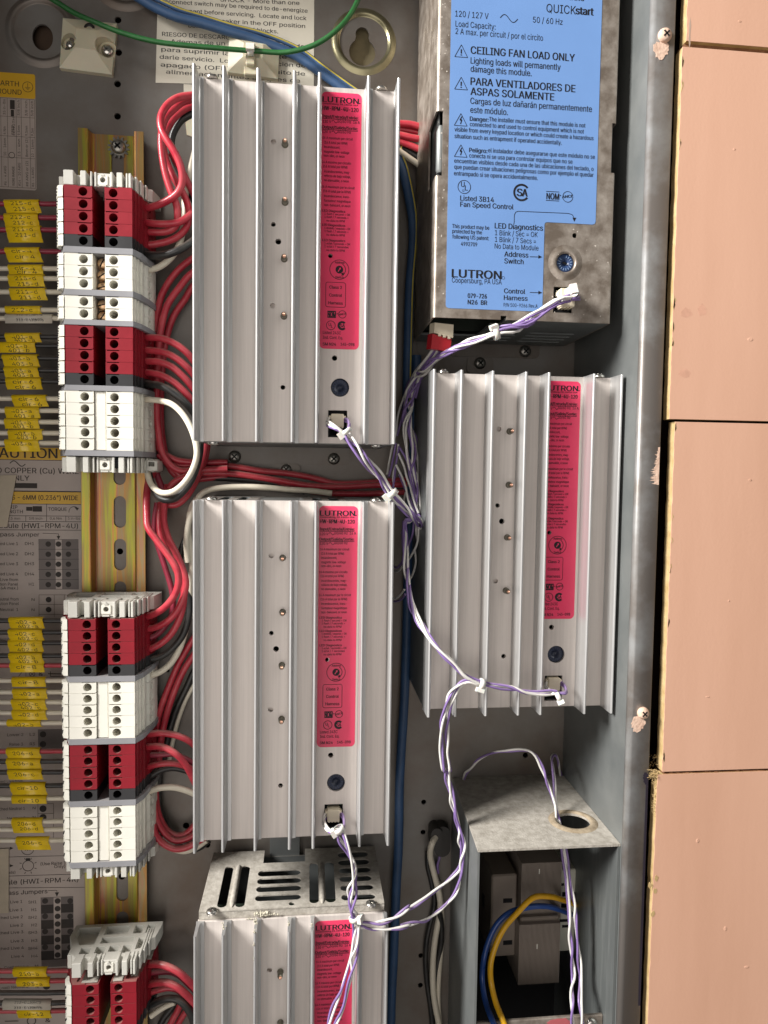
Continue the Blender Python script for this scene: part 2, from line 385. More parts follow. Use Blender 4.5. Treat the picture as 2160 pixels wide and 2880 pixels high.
def zinc_mat():
    m = mk('yellow_zinc_plating', (0.30, 0.16, 0.05), 0.35, 0.55, scale=20)
    nt = m.node_tree; N = nt.nodes; p = N['Principled BSDF']
    tc = N.new('ShaderNodeTexCoord'); nz = N.new('ShaderNodeTexNoise'); nz.inputs['Scale'].default_value = 14; nz.inputs['Detail'].default_value = 2
    sx = N.new('ShaderNodeSeparateXYZ'); nt.links.new(tc.outputs['Object'], sx.inputs[0])
    ml = N.new('ShaderNodeMath'); ml.operation = 'MULTIPLY'; ml.inputs[1].default_value = 84.0; nt.links.new(sx.outputs['X'], ml.inputs[0])
    m2 = N.new('ShaderNodeMath'); m2.operation = 'MULTIPLY'; m2.inputs[1].default_value = 1.3; nt.links.new(nz.outputs['Fac'], m2.inputs[0])
    a = N.new('ShaderNodeMath'); a.operation = 'ADD'; nt.links.new(ml.outputs[0], a.inputs[0]); nt.links.new(m2.outputs[0], a.inputs[1])
    fr = N.new('ShaderNodeMath'); fr.operation = 'FRACT'; nt.links.new(a.outputs[0], fr.inputs[0])
    cr = N.new('ShaderNodeValToRGB'); e = cr.color_ramp.elements
    e[0].position = 0.0; e[0].color = (0.40, 0.20, 0.06, 1); e[1].position = 1.0; e[1].color = (0.40, 0.20, 0.06, 1)
    for q, c in ((0.2, (0.30, 0.22, 0.08)), (0.42, (0.36, 0.36, 0.05)), (0.58, (0.50, 0.30, 0.05)), (0.72, (0.42, 0.16, 0.10)), (0.86, (0.30, 0.24, 0.12))):
        k = e.new(q); k.color = (*c, 1)
    nt.links.new(fr.outputs[0], cr.inputs['Fac']); nt.links.new(cr.outputs['Color'], p.inputs['Base Color'])
    return m
M['zinc'] = zinc_mat()
def dusty(m, col, amt, n_scale=260.0):
    """settled dust: the surface's own colour gives way to dust where it faces up, broken by noise"""
    nt = m.node_tree; N = nt.nodes; p = N['Principled BSDF']; src = p.inputs['Base Color'].links[0].from_socket
    g = N.new('ShaderNodeNewGeometry'); sx = N.new('ShaderNodeSeparateXYZ'); nt.links.new(g.outputs['Normal'], sx.inputs[0])
    mr = N.new('ShaderNodeMapRange'); mr.inputs['From Min'].default_value = .35; mr.inputs['From Max'].default_value = 1.0; nt.links.new(sx.outputs['Z'], mr.inputs['Value'])
    tc = N.new('ShaderNodeTexCoord'); nz = N.new('ShaderNodeTexNoise'); nz.inputs['Scale'].default_value = n_scale; nz.inputs['Detail'].default_value = 5; nt.links.new(tc.outputs['Object'], nz.inputs['Vector'])
    a = N.new('ShaderNodeMath'); a.operation = 'MULTIPLY'; nt.links.new(mr.outputs[0], a.inputs[0]); nt.links.new(nz.outputs['Fac'], a.inputs[1])
    b_ = N.new('ShaderNodeMath'); b_.operation = 'MULTIPLY'; b_.inputs[1].default_value = amt; b_.use_clamp = True; nt.links.new(a.outputs[0], b_.inputs[0])
    mx = N.new('ShaderNodeMix'); mx.data_type = 'RGBA'; nt.links.new(b_.outputs[0], mx.inputs[0]); nt.links.new(src, mx.inputs[6]); mx.inputs[7].default_value = (*col, 1)
    nt.links.new(mx.outputs[2], p.inputs['Base Color'])
for k_, a_ in (('wred', .9), ('wdred', .9), ('wblk', .7), ('wpur', .6), ('wht2', .5), ('red', .6), ('stop', .5), ('wblu', .5), ('galv', .8), ('gry', .5)): dusty(M[k_], (.36, .31, .26), a_)
def aty(px, py, Y):
    v = RT @ Vector(((px - 1080) / FPX, -(py - 1440) / FPX, -1.0)); t = (Y - CAM.y) / v.y
    return CAM + v * t
def jit(a): return random.uniform(-a, a)
# ================================================================== the wall behind and the painted boards
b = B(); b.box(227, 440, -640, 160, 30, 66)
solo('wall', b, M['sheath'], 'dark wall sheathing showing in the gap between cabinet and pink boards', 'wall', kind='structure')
BX = [233.6, 231.9, 235.0, 232.2]
BYS = [(18.0, 150), (-160.6, 15.1), (-336.9, -161.9), (-640, -338.4)]
BL = ['pink painted board at the very top right, cut off by the picture edge',
      'tall pink painted board below the topmost gap, with a smudge near its lower left',
      'pink painted board beside the right-hand dimmer module, with a clean left edge',
      'lowest pink painted board with frayed fibres at its upper left corner']
for i in range(4):
    y0, y1 = BYS[i]; x0 = BX[i]; n = 90
    t = thing('siding_board', BL[i], 'board', (x0, y0, 84), 'pink boards beside the cabinet')
    left = []
    for k in range(n + 1):
        y = y1 + (y0 - y1) * k / n
        a = 0.10 * math.sin(y * .35 + i) + jit(0.07)
        if i == 3 and -400 < y: a += 0.25 * random.random() + .3 * max(0, (y + 380) / 40)
        left.append((x0 + a, y))
    poly = left + [(430, y0)] + [(430 - 4 * k, y0 + jit(.08)) for k in range(1, 45)][:0] + [(430, y1)]
    bb = B(); bb.prism([(p[0] + .35, p[1]) for p in left] + [(430, y0), (430, y1)], 84.4, 90.6)
    part('core', bb, M['wood'], t)
    bb = B(); bb.prism([(p[0] + jit(.12) + .2, p[1]) for p in left] + [(430, y0), (430, y1)], 90.6, 91.0)
    part('painted_face', bb, M['pinkwall'], t)
    if i == 0:
        bb = B(); n2 = 60
        bb.prism([(234 + 190 * k / n2, 18.1 + jit(.1)) for k in range(n2 + 1)] + [(424 - 190 * k / n2, 15.3 + jit(.3)) for k in range(n2 + 1)], 82, 88.5)
        part('torn_lower_edge', bb, M['rawbrown'], t)
        bb = B(); c = at(1940, 95, 91.05)
        bb.prism([(c.x + .55 * math.cos(a * .5) * (1 + jit(.6)), c.y + 7.0 * math.sin(a * .5) * (1 + jit(.15))) for a in range(12)], 91.0, 91.05)
        part('grey_scuff', bb, mk('grey_scuff', (0.44, 0.32, 0.25), .6), t)
    if i == 1:
        for (px, py, rx, ry) in ((1930, 880, 3.0, 2.2), (1975, 872, 2.0, 2.8), (1925, 1050, 3.2, 2.0)):
            bb = B(); c = at(px, py, 91.03)
            bb.prism([(c.x + rx * math.cos(a * .42) * (1 + jit(.25)), c.y + ry * math.sin(a * .42) * (1 + jit(.25))) for a in range(15)], 91.0, 91.03)
            part('smudge', bb, mk('faint_smudge', (0.60, 0.335, 0.235), .6, scale=200), t)
    if i in (1, 2):
        for q in range(7):
            yy = y0 + (y1 - y0) * random.random(); bb = B()
            bb.prism([(x0 + .1 + abs(1.0 * math.cos(a * .6)) * random.uniform(.4, 1.3), yy + random.uniform(1, 3.5) * math.sin(a * .6)) for a in range(10)], 90.85, 91.05)
            part('chipped_edge', bb, M['wood'], t)
    for (px, py, rx, ry) in {0: ((2080, 60, .9, .5),), 1: ((2065, 420, .7, .5), (2110, 955, 1.6, .9)), 2: ((2050, 1690, .5, .5), (1990, 1960, 1.2, .4), (2110, 1350, .9, .6)), 3: ((2040, 2612, .9, 1.3), (1962, 2365, .9, 1.2), (2100, 2720, 1.4, .7))}[i]:
        bb = B(); c = at(px, py, 91.0); bb.lathe((c.x, c.y, 91.0), (0, 0, 1), [(rx, .0), (rx * .8, .12), (rx * .3, .05), (.01, .02)], 14, cap=False)
        bb.v = [(v[0], c.y + (v[1] - c.y) * ry / rx, v[2]) for v in bb.v]; part('paint_blister', bb, M['pinkwall'], t)
    if i == 3:
        bb = B()
        for k in range(150):
            Zf = Z(1780, 2060, 9.217)
            if k < 70: p = Zf.a(560 + jit(110), 1080 + jit(110), 90 + jit(1.5))
            elif k < 110: p = Zf.a(590 + jit(50), 1250 + random.random() * 950, 90 + jit(1))
            else: p = Zf.a(540 + jit(120), 800 + jit(250), 84 + jit(4))
            L = random.uniform(.6, 2.2); a = random.uniform(2.2, 4.4)
            q = p + Vector((L * math.cos(a), L * .7 * math.sin(a) + jit(.5), jit(.8)))
            bb.tube([p, (p + q) / 2 + Vector((jit(.25), jit(.25), jit(.25))), q], random.uniform(.06, .16), 5)
        c = Zf.a(640, 1080, 89.5)
        for k in range(9): bb.lathe((c.x - 1.6 + .45 * k, c.y + jit(.6), 89.2 + jit(.5)), (jit(.3), jit(.3), 1), [(.9 + jit(.2), 0), (.7, .7), (.2, 1.2)], 7)
        part('frayed_fibres', bb, M['wood'], t)
        bb = B()
        for k in range(40):
            x = 236 + k * 1.7; bb.box(x, x + 1.75, BYS[3][1] - .2, BYS[3][1] + .5 + jit(.18), 86, 90.3 + jit(.3))
        part('torn_upper_edge', bb, M['rawbrown'], t)
        bb = B()
        for (px, py) in ((1822, 2490), (1836, 2505), (1830, 2570), (1840, 2470)):
            c = at(px + 6, py, 90.9); bb.prism([(c.x + 1.0 * math.cos(a * .6) * (1 + jit(.3)), c.y + 1.5 * math.sin(a * .6) * (1 + jit(.3))) for a in range(10)], 90.9, 91.12)
        part('chipped_edge', bb, M['wood'], t)
# ================================================================== the cabinet
cab = thing('cabinet', 'open grey sheet steel wiring cabinet holding the modules and wiring', 'cabinet', (30, -200, -2))
holes = B()
def hole_px(px, py, r): 
    c = at(px, py, 0); holes.cyl((c.x, c.y, -4), (0, 0, 1), r, 8, 20)
for px, py in ((332, 56), (333.5, 147.5), (330.5, 236), (330.5, 327)): hole_px(px, py, 1.85)
for q in ((122, 417), (118, 617), (103, 1440), (100, 1637)): hole_px(*ZQ.p(*q), 1.55)
hole_px(*ZQ.p(800, 105), 1.7); hole_px(*ZW.p(440, 1912), 1.9); hole_px(*ZD.p(1000, 743), 1.8); hole_px(*ZF.p(1015, 1082), 1.9)
hole_px(*ZN.p(150, 892), 1.8); hole_px(*ZE.p(1400, 700), 1.0)
k1 = at(1019, 96, 0); k2 = at(1019, 147, 0)
holes.prism([(k2.x + 7.6 * math.cos(math.radians(a)), k2.y + 7.6 * math.sin(math.radians(a))) for a in range(125, 416, 10)] +
            [(k1.x + 3.9 * math.cos(math.radians(a)), k1.y + 3.9 * math.sin(math.radians(a))) for a in range(-20, 201, 10)], -4, 4)
kx = at(120, 105, 0); holes.prism([(kx.x + 5.5 * math.cos(math.radians(a)), kx.y + 7 * math.sin(math.radians(a))) for a in range(0, 360, 12)], -4, 4)
pan = B(); pan.box(-150, 218.4, -620, 125, -1.2, 0)
part('back_panel', cut(pan, holes), M['panel'], cab)
b = B(); b.box(-110, -70, 30, 80, -7, -5); part('wall_stud', b, mk('brown_stud', (0.05, 0.028, 0.015), .8, 0, scale=200), cab)
b = B(); b.box(72, 100, 40, 78, -9, -6); part('wall_stud', b, mk('olive_stud', (0.20, 0.165, 0.09), .8, 0, scale=200), cab)
b = B(); b.box(-170, 230, -640, 140, -30, -26)
part('rear_skin', b, M['sheath'], cab)
dimple = lambda bb, c, r0, r1: bb.lathe((c[0], c[1], 0), (0, 0, 1), [(r0 + 1.2, .02), (r0, .35), ((r0 * .55 + r1 * .45), 1.5), (r1 + .5, 1.25), (r1, .25), (r1 - .6, .05)], 56, cap=False)
KZ = mk('keyhole_ring', (0.22, 0.20, 0.12), 0.3, 0.8, scale=60, c2=(0.34, 0.31, 0.19))
b = B(); dimple(b, (86.6, 58.9), 17.6, 14.4); part('keyhole_ring', b, KZ, cab)
b = B(); c = at(352, -78, 0); dimple(b, (c.x, c.y), 20, 16); part('keyhole_ring', b, M['panel'], cab)
b = B(); c = at(118, 88, 0); dimple(b, (c.x, c.y), 18.5, 15); part('keyhole_ring', b, M['panel'], cab)
b = B(); b.box(-151.2, -150, -620, 125, -1.2, 89); b.box(-151.2, 218.5, 125, 126.2, -1.2, 89); b.box(-160, -151.2, -620, 130, 88, 89.2)
part('outer_wall', b, M['galv'], cab)
b = B(); b.prism([(217.4, 0), (217.4, 86.2), (218.6, 86.2), (218.6, 0)], -620, 125, 'xz'); part('side_wall', b, M['galv'], cab)
arc = lambda cx, cz, r, a0, a1, n=7: [(cx + r * math.cos(math.radians(a0 + (a1 - a0) * i / n)), cz + r * math.sin(math.radians(a0 + (a1 - a0) * i / n))) for i in range(n + 1)]
prof = [(217.4, 86.2)] + arc(219.8, 87.1, 2.4, 180, 90) + [(228.6, 89.5)] + [(228.9, 89.2), (228.9, 82), (227.9, 82), (227.9, 88.4)] + arc(219.8, 87.1, 1.25, 90, 180) + [(218.55, 86.2)]
b = B(); b.prism(prof, -620, 125, 'xz', 0, True); part('flange', b, M['flange'], cab)
def blob(c, rx, ry, z, th, rough=.25, n=26, ph=0):
    bb = B(); pts = []
    for k in range(n):
        a = 2 * math.pi * k / n; q = 1 + rough * (math.sin(3 * a + ph) * .35 + jit(.6))
        pts.append((c[0] + rx * q * math.cos(a), c[1] + ry * q * math.sin(a)))
    return bb.prism(pts, z, z + th)
ZZ = Z(1780, 0, 4.366)
c = ZZ.a(335, 610, 89.5); part('paint_splash', blob((c.x + .4, c.y), 3.9, 4.0, 89.45, .22), M['splash'], cab)
c = ZP.a(1548, 1030, 89.5); part('paint_splash', blob((c.x + .3, c.y), 3.6, 4.0, 89.45, .22, .3, ph=1), M['splash'], cab)
bb = B(); c = ZO.a(1648, 760, 89.5)
pts = [(228.6, c.y - 7.5), (228.6, c.y + 11)]; yy = c.y + 11
while yy > c.y - 7:
    f = (c.y + 11 - yy) / 18; L = (1.0 + 2.6 * f) * random.uniform(.7, 1.5)
    pts += [(228.2 - L * random.uniform(.3, .6), yy), (228.4 - L - jit(.5), yy - random.uniform(.1, .7))]; yy -= random.uniform(.45, 1.0)
bb.prism(pts, 89.45, 89.6)
part('paint_splash', bb, M['splash'], cab, 'streaky dry-brushed pink paint smear')
def cross_screw(c, r, h, m_head, m_slot, parent, axis=(0, 0, 1), name='screw', paint=None):
    bb = B(); ax = Vector(axis); cc = Vector(c)
    bb.lathe(cc, ax, [(r, 0), (r, h * .35), (r * .88, h * .7), (r * .6, h * .93), (r * .25, h), (0.01, h)], 20, 0)
    o = part(name, bb, m_head, parent)
    u = ax.orthogonal().normalized(); v_ = ax.cross(u); t = cc + ax * (h * .93)
    s2 = B()
    for a, d in ((u, v_), (v_, u)):
        p = [t + a * r * .55 + d * r * .12, t - a * r * .55 + d * r * .12, t - a * r * .55 - d * r * .12, t + a * r * .55 - d * r * .12]
        lo = [q - ax * .4 for q in p]; hi = [q + ax * (h * .10) for q in p]
        s2.convex(lo + hi, [(0, 1, 2, 3), (4, 5, 6, 7), (0, 1, 5, 4), (1, 2, 6, 5), (2, 3, 7, 6), (3, 0, 4, 7)])
    part('recess', s2, m_slot, o); return o
PS = M['splash']; DS = mk('dark_phosphate', (0.05, 0.045, 0.045), .4, .6)
c = at(1873, 96, 91); o = cross_screw((c.x, c.y, 89.4), 3.3, 2.6, PS, DS, cab)
c = ZP.a(1592, 965, 91); o = cross_screw((c.x, c.y, 89.4), 3.0, 2.6, PS, DS, cab)
b = B()
c = Z(1780, 2060, 9.217).a(275, 1180, 89.5); b.join(blob((c.x + 1.2, c.y), 1.4, 3.0, 89.45, .12)); b.box(227.6, 228.7, -460, c.y, 89.42, 89.56)
part('dark_paint_drip', b, mk('dark_drip', (0.02, 0.015, 0.025), .4), cab)
# --- stickers on the back panel
PL = lambda p: (p.x, p.y)
lab = B(); q = [ZA.a(1297, 690, 0), ZH.a(907, 580, 0), at(884, -60, 0), at(445, -60, 0)]
lab.prism([PL(p) for p in q], .05, .18)
wl = part('warning_label', lab, M['paper'], cab)
t = B(); TZ = .24
def wline(s, x0, y0, x1, y1, cap=11.5, bold=.012): 
    p = at(x0, y0, TZ); q = at(x1, y1, TZ); text(t, s, p, q, (at(x0, y0 - cap, TZ) - p).length, bold)
wline('SHOCK - More than one', 620, 4, 842, 14); wline('disconnect switch may be required to de-energize', 450, 8, 865, 36)
wline('equipment before servicing.  Locate and lock', 478, 33, 862, 57); wline('main (circuit) breaker in the OFF position', 468, 54, 858, 79)
wline('before wiring terminal blocks.', 530, 77, 782, 94); wline('RIESGO DE DESCARGA', 456, 101, 660, 112)
wline('Ademas de un interruptor se puede', 480, 122, 856, 136); wline('para suprimir la energia ante', 454, 144, 806, 166)
wline('darle servicio.  Localice y posicion de', 449, 165, 858, 190); wline('apagado (OFF) cada circuito de', 452, 187, 858, 213)
wline('alimentacion antes bloques de', 467, 207, 844, 233)
part('lettering', t, M['ink'], wl)
lab = B(); c = ZA.a(1530, 715, 0); d = ZA.a(1640, 820, 0); lab.box(c.x, c.x + 9, d.y, c.y + 1, .02, .05); part('label_corner', lab, M['paper'], cab)
lab = B(); c = ZX.a(485, 370, 0); lab.prism([(c.x, c.y + 2), (c.x + 6, c.y + 2), (c.x + 6, c.y - 9), (c.x + 1, c.y - 7.5)], .02, .6); part('foam_pad', lab, M['mount'], cab)
# earth ground label
g = [ZA.a(302, 622, 0), ZA.a(297, 1588, 0)]
lab = B(); x1 = (g[0].x + g[1].x) / 2; yt = g[0].y; yb = g[1].y; ym = ZA.a(150, 818, 0).y
lab.prism(rrect(-140, x1, yb, yt, 1.2), .05, .15)
gl = part('earth_label', lab, M['paper2'], cab)
lab = B(); lab.prism(rrect(-140, x1, ym, yt, 1.1), .15, .19); part('yellow_band', lab, M['yellowlab'], gl)
t = B(); zz = .26
text(t, 'EARTH', ZA.a(-30, 715, zz), ZA.a(158, 715, zz), 2.7, .01, 0, True); text(t, 'GROUND', ZA.a(-62, 783, zz), ZA.a(180, 783, zz), 2.7, .01, 0, True)
c = ZA.a(231, 724, zz); ring(t, c, 2.7, .28); line(t, c + Vector((0, 2, 0)), c + Vector((0, -.2, 0)), .25)
for k, wv in enumerate((2.9, 1.9, .9)): line(t, c + Vector((-wv / 2, -.3 - .6 * k, 0)), c + Vector((wv / 2, -.3 - .6 * k, 0)), .22)
XS = [ZA.a(x, 1200, zz).x for x in (10, 65, 138, 180, 252, 292)]
YS = [ZA.a(150, y, zz).y for y in (822, 975, 1138, 1315, 1562)]
for x in XS: line(t, (x, YS[0], zz), (x, YS[-1], zz), .16)
for y in (YS[0], YS[1], YS[2], YS[3], YS[4]): line(t, (XS[0] - 20, y, zz), (XS[-1], y, zz), .16)
def vtext(s, x, y0, y1, cap=1.5, bold=.0): text(t, s, (x, y0, zz), (x, y1, zz), cap, bold)
cols = [('#6 - 4 AWG', '10 - 16mm', '4 Nm', '35 in-lbs'), ('WIRE RANGE', '', 'STRIP', ''), ('#14 - 10 AWG', '2.5 - 4mm', '9,5mm', '3/8 inch'), ('#8 AWG or (2)', '8mm or (2)', '9,5mm', '3/8 inch'), ('#6 - 4 AWG', '10 - 16mm', '9,5m', '3/8 inch')]
for k, cc in enumerate(cols):
    xx = XS[k] + (XS[k + 1] - XS[k]) * .72
    for j, s in enumerate(cc):
        if s:
            a, e = YS[4 - j] + .8, YS[3 - j] - .8
            vtext(s, xx, a, min(e, a + len(s) * 1.05), 1.3)
vtext('LENGTH', XS[2] - .8, YS[2] + .6, YS[1] - .4, 1.2)
rect(t, ZA.a(72, 0, 0).x, ZA.a(112, 0, 0).x, ZA.a(0, 905, 0).y, ZA.a(0, 828, 0).y, zz); rect(t, ZA.a(78, 0, 0).x, ZA.a(105, 0, 0).x, ZA.a(0, 965, 0).y, ZA.a(0, 910, 0).y, zz)
c = ZA.a(98, 1293, zz); ring(t, c, 1.55, .3)
part('lettering', t, M['ink2'], gl)
# long wiring label on the left
lab = B(); x1 = -72.7; yt = ZC.a(200, 1062, 0).y
lab.box(-146, x1, -560, yt, .05, .15); cl = part('wiring_label', lab, M['paper2'], cab)
lab = B(); y1_ = ZC.a(0, 1160, 0).y; lab.box(-146, x1, y1_, yt, .15, .19)
ya, yb2 = ZD.a(0, 243, 0).y, ZD.a(0, 343, 0).y; lab.box(-146, x1, yb2, ya, .15, .19); part('yellow_band', lab, M['yellowlab'], cl)
t = B(); g2 = B(); zz = .26
def tl(zm, s, x0, x1, y, cap, bold=.0, rise=0): text(t, s, zm.a(x0, y, zz), zm.a(x1, y - rise, zz), cap / zm.k / 4.85, bold, 0, True)
tl(ZC, 'CAUTION', -95, 477, 1148, 78, .02); tl(ZC, 'SOLID COPPER (Cu) WIRE', -190, 655, 1277, 44, .012); tl(ZC, 'ONLY', 70, 245, 1338, 42, .012)
c = ZC.a(148, 1196, zz); pline(t, [c + Vector((x / 10 * 1.0 - 4.3, 1.5 * math.sin(x / 10 * .73), 0)) for x in range(0, 87, 6)], .5)
for x0, x1b, y0, y1b in ((62, 128, 1360, 1402), ): 
    p, q = ZC.a(x0, y0, zz), ZC.a(x1b, y1b, zz); rect(g2, p.x, q.x, q.y, p.y, zz)
p, q = ZC.a(126, 1358, zz), ZC.a(310, 1402, zz); rect(t, p.x, q.x, q.y, p.y, zz)
for y in (1163, 1422): 
    p = ZC.a(0, y, zz); line(t, (-140, p.y, zz), (x1, p.y, zz), .3)
tl(ZD, 'BLOCKS - 6MM (0.236") WIDE', -62, 650, 313, 38, .02)
for y in (242, 346, 445, 492, 563): p = ZD.a(0, y, zz); line(t, (-140, p.y, zz), (x1, p.y, zz), .28)
for x, a, e in ((388, 346, 445), (215, 445, 492), (388, 445, 492), (548, 445, 492)): line(t, ZD.a(x, a, zz), ZD.a(x, e, zz), .25)
tl(ZD, 'STRIP', 30, 145, 388, 28, .01); tl(ZD, 'LENGTH', 28, 190, 425, 28, .01); tl(ZD, 'TORQUE', 402, 556, 405, 28, .015)
p, q = ZD.a(272, 366, zz), ZD.a(350, 412, zz); rect(t, p.x, q.x, q.y, p.y, zz); p, q = ZD.a(218, 372, zz), ZD.a(270, 405, zz); rect(t, p.x, q.x, q.y, p.y, zz)
c = ZD.a(618, 412, zz); ring(t, c, 2.9, .3, 60, 190); d = ZD.a(640, 385, zz); t.add([d + Vector((-1.4, .8, 0)), d + Vector((1.2, .3, 0)), d + Vector((.2, -1.3, 0))], [(0, 2, 1)])
tl(ZD, '9,5 mm', 62, 168, 478, 20); tl(ZD, '3/8 inch', 240, 352, 478, 20); tl(ZD, '0,6 Nm', 415, 515, 478, 20); tl(ZD, '5 in-lbs', 566, 668, 478, 20)
tl(ZD, 'Module (HWI-RPM-4U)', -60, 650, 549, 40, .01); tl(ZD, 'Bypass Jumper', -62, 328, 618, 32, .01)
pline(t, [ZD.a(355, 592, zz), ZD.a(487, 596, zz), ZD.a(487, 622, zz)], .25)
d = ZD.a(487, 632, zz); t.add([d + Vector((-1, 1.2, 0)), d + Vector((0, -1, 0)), d + Vector((1, 1.2, 0))], [(0, 1, 2)])
p, q = ZD.a(320, 640, zz), ZD.a(657, 1060, zz); ga = B(); rect(ga, p.x, q.x, q.y, p.y, .21); part('grey_table', ga, M['grey_print'], cl)
p2, q2 = ZD.a(461, 645, zz), ZD.a(518, 1056, zz); ga = B(); rect(ga, p2.x, q2.x, q2.y, p2.y, .23); part('jumper_column', ga, M['paper2'], cl)
for k, (y, nm, cd) in enumerate(((682, 'Switched Live 1', 'DH1'), (767, 'Switched Live 2', 'DH2'), (850, 'Switched Live 3', 'DH3'), (935, 'Switched Live 4', 'DH4'), (1020, 'Live from', 'H1'))):
    for x in (402, 487, 570): disc(t, ZD.a(x, y, zz), 1.55, dz=.01)
    if k: line(t, ZD.a(320, y - 42, zz), ZD.a(657, y - 42, zz), .2)
    if k < 4: tl(ZD, nm, -110, 150, y + 8, 24, .008)
    tl(ZD, cd, 208 if k < 4 else 240, 284, y + 8, 24, .008)
tl(ZD, 'Live from', 3, 150, 990, 24, .008); tl(ZD, 'Distribution Panel', -120, 150, 1028, 24, .008); tl(ZD, '(16A max.)', -30, 150, 1060, 24, .008)
for y in (1105, 1185, 1268): line(t, ZD.a(325, y, zz), ZD.a(640, y, zz), .2)
for x in (325, 452, 535): line(t, ZD.a(x, 1105, zz), ZD.a(x, 1290, zz), .2)
disc(t, ZD.a(405, 1145, zz), 1.6); disc(t, ZD.a(405, 1228, zz), 1.6); tl(ZD, 'N', 263, 288, 1155, 22); tl(ZD, 'N', 263, 288, 1240, 22)
tl(ZD, 'Neutral from', -30, 154, 1153, 24, .008); tl(ZD, 'Distribution Panel', -100, 157, 1190, 24, .008); tl(ZD, 'Neutral  1', 0, 152, 1240, 24, .008)
tl(ZE, 'Neutral 1', 0, 92, 450, 22); pline(t, [ZE.a(400, 725, zz), ZE.a(560, 727, zz)], .5); pline(t, [ZE.a(420, 705, zz), ZE.a(420, 748, zz), ZE.a(560, 748, zz)], .35)
c = ZE.a(268, 728, zz); ring(t, c, 1.5, .3); line(t, c + Vector((-1, -1, 0)), c + Vector((1, 1, 0)), .3); line(t, c + Vector((-1, 1, 0)), c + Vector((1, -1, 0)), .3); tl(ZE, '&', 323, 357, 742, 30, .01)
pline(t, [ZE.a(100, 752, zz), ZE.a(150, 752, zz), ZE.a(190, 705, zz)], .3); line(t, ZE.a(216, 702, zz), ZE.a(216, 755, zz), .3)
tl(ZE, 'Lower 2', 60, 195, 1245, 24, .008); tl(ZE, 'L2', 248, 292, 1243, 24, .008); tl(ZE, 'Raise 3', 78, 192, 1325, 24, .008); tl(ZE, 'R3', 248, 290, 1322, 24, .008)
p, q = ZE.a(315, 1190, zz), ZE.a(555, 1345, zz); ga = B(); rect(ga, p.x, q.x, q.y, p.y, .21); part('grey_table', ga, M['grey_print'], cl); disc(t, ZE.a(358, 1230, zz), 1.8, dz=.01); disc(t, ZE.a(358, 1312, zz), 1.8, dz=.01)
tl(ZF, 'Switched Live from', -90, 190, 300, 22); tl(ZF, 'Switched Neutral 1', -70, 208, 530, 24, .008); tl(ZF, 'Neutral 2', 60, 212, 608, 24, .008); tl(ZF, 'N', 272, 296, 522, 22); tl(ZF, 'N', 272, 296, 598, 22)
for a_ in ((316, 475, 446, 475), (316, 557, 446, 557), (316, 475, 316, 600), (446, 475, 446, 760)): line(t, ZF.a(a_[0], a_[1], zz), ZF.a(a_[2], a_[3], zz), .22)
disc(t, ZF.a(358, 517, zz), 2.0); disc(t, ZF.a(358, 590, zz), 2.0)
c = ZF.a(230, 852, zz); ring(t, c, 3.5, .35); tl(ZF, 'M', 208, 252, 868, 34, .01)
for y in (846, 992): d = ZF.a(95, y, zz); t.add([d + Vector((-.9, .9, 0)), d + Vector((-.9, -.9, 0)), d + Vector((1.2, 0, 0))], [(0, 1, 2)])
for y0, y1b in ((922, 905), (1082, 1060), (1178, 1172)): line(t, ZF.a(-40, y0, zz), ZF.a(706, y1b, zz), .25)
c = ZF.a(234, 993, zz); ring(t, c, 3.1, .35)
for k in range(8):
    a = math.pi / 4 * k + .39; line(t, c + Vector((3.9 * math.cos(a), 3.9 * math.sin(a), 0)), c + Vector((5.1 * math.cos(a), 5.1 * math.sin(a), 0)), .35)
rect(t, c.x - 1.2, c.x + 1.2, c.y + 3.1, c.y + 4.6, zz)
tl(ZF, '(Use Raise Terminal', 338, 680, 982, 26, .01); tl(ZF, 'Only)', 452, 543, 1010, 26, .01); tl(ZF, 'Module (HWI-RPM-4R)', -80, 652, 1140, 40, .01); tl(ZF, 'Loads)', 30, 128, 1060, 24)
tl(ZG, 'Bypass Jumpers', -28, 395, 105, 36, .01); pline(t, [ZG.a(400, 72, zz), ZG.a(474, 72, zz), ZG.a(474, 95, zz)], .25)
d = ZG.a(474, 108, zz); t.add([d + Vector((-1.2, 1.4, 0)), d + Vector((0, -1.2, 0)), d + Vector((1.2, 1.4, 0))], [(0, 1, 2)])
p, q = ZG.a(338, 132, zz), ZG.a(616, 700, zz); ga = B(); rect(ga, p.x, q.x, q.y, p.y, .21); part('grey_table', ga, M['grey_print'], cl); p, q = ZG.a(446, 132, zz), ZG.a(512, 636, zz); ga = B(); rect(ga, p.x, q.x, q.y, p.y, .23); part('jumper_column', ga, M['paper2'], cl)
for k, (y, nm, cd) in enumerate(((160, 'Switched Live 1', 'SH1'), (224, 'Live 1', 'H1'), (288, 'Switched Live 2', 'SH2'), (352, 'Live 2', 'H2'), (414, 'Switched Live 3', 'SH3'), (482, 'Live 3', 'H3'), (545, 'Switched Live 4', 'SH4'), (610, 'Live 4', 'H4'))):
    disc(t, ZG.a(480, y, zz), 1.7, dz=.01)
    if k % 2 == 0: disc(t, ZG.a(376, y, zz), 1.7, dz=.01); disc(t, ZG.a(585, y, zz), 1.7, dz=.01)
    else: p, q = ZG.a(342, y - 30, zz), ZG.a(612, y + 30, zz); rect(t, p.x, q.x, q.y, p.y, .218)
    tl(ZG, nm, -90 if k % 2 == 0 else (80 + 2 * k), 186 + 2 * k, y + 22, 24, .008); tl(ZG, cd, 236 if k % 2 == 0 else 262, 304 + 1.5 * k, y + 20, 24, .008)
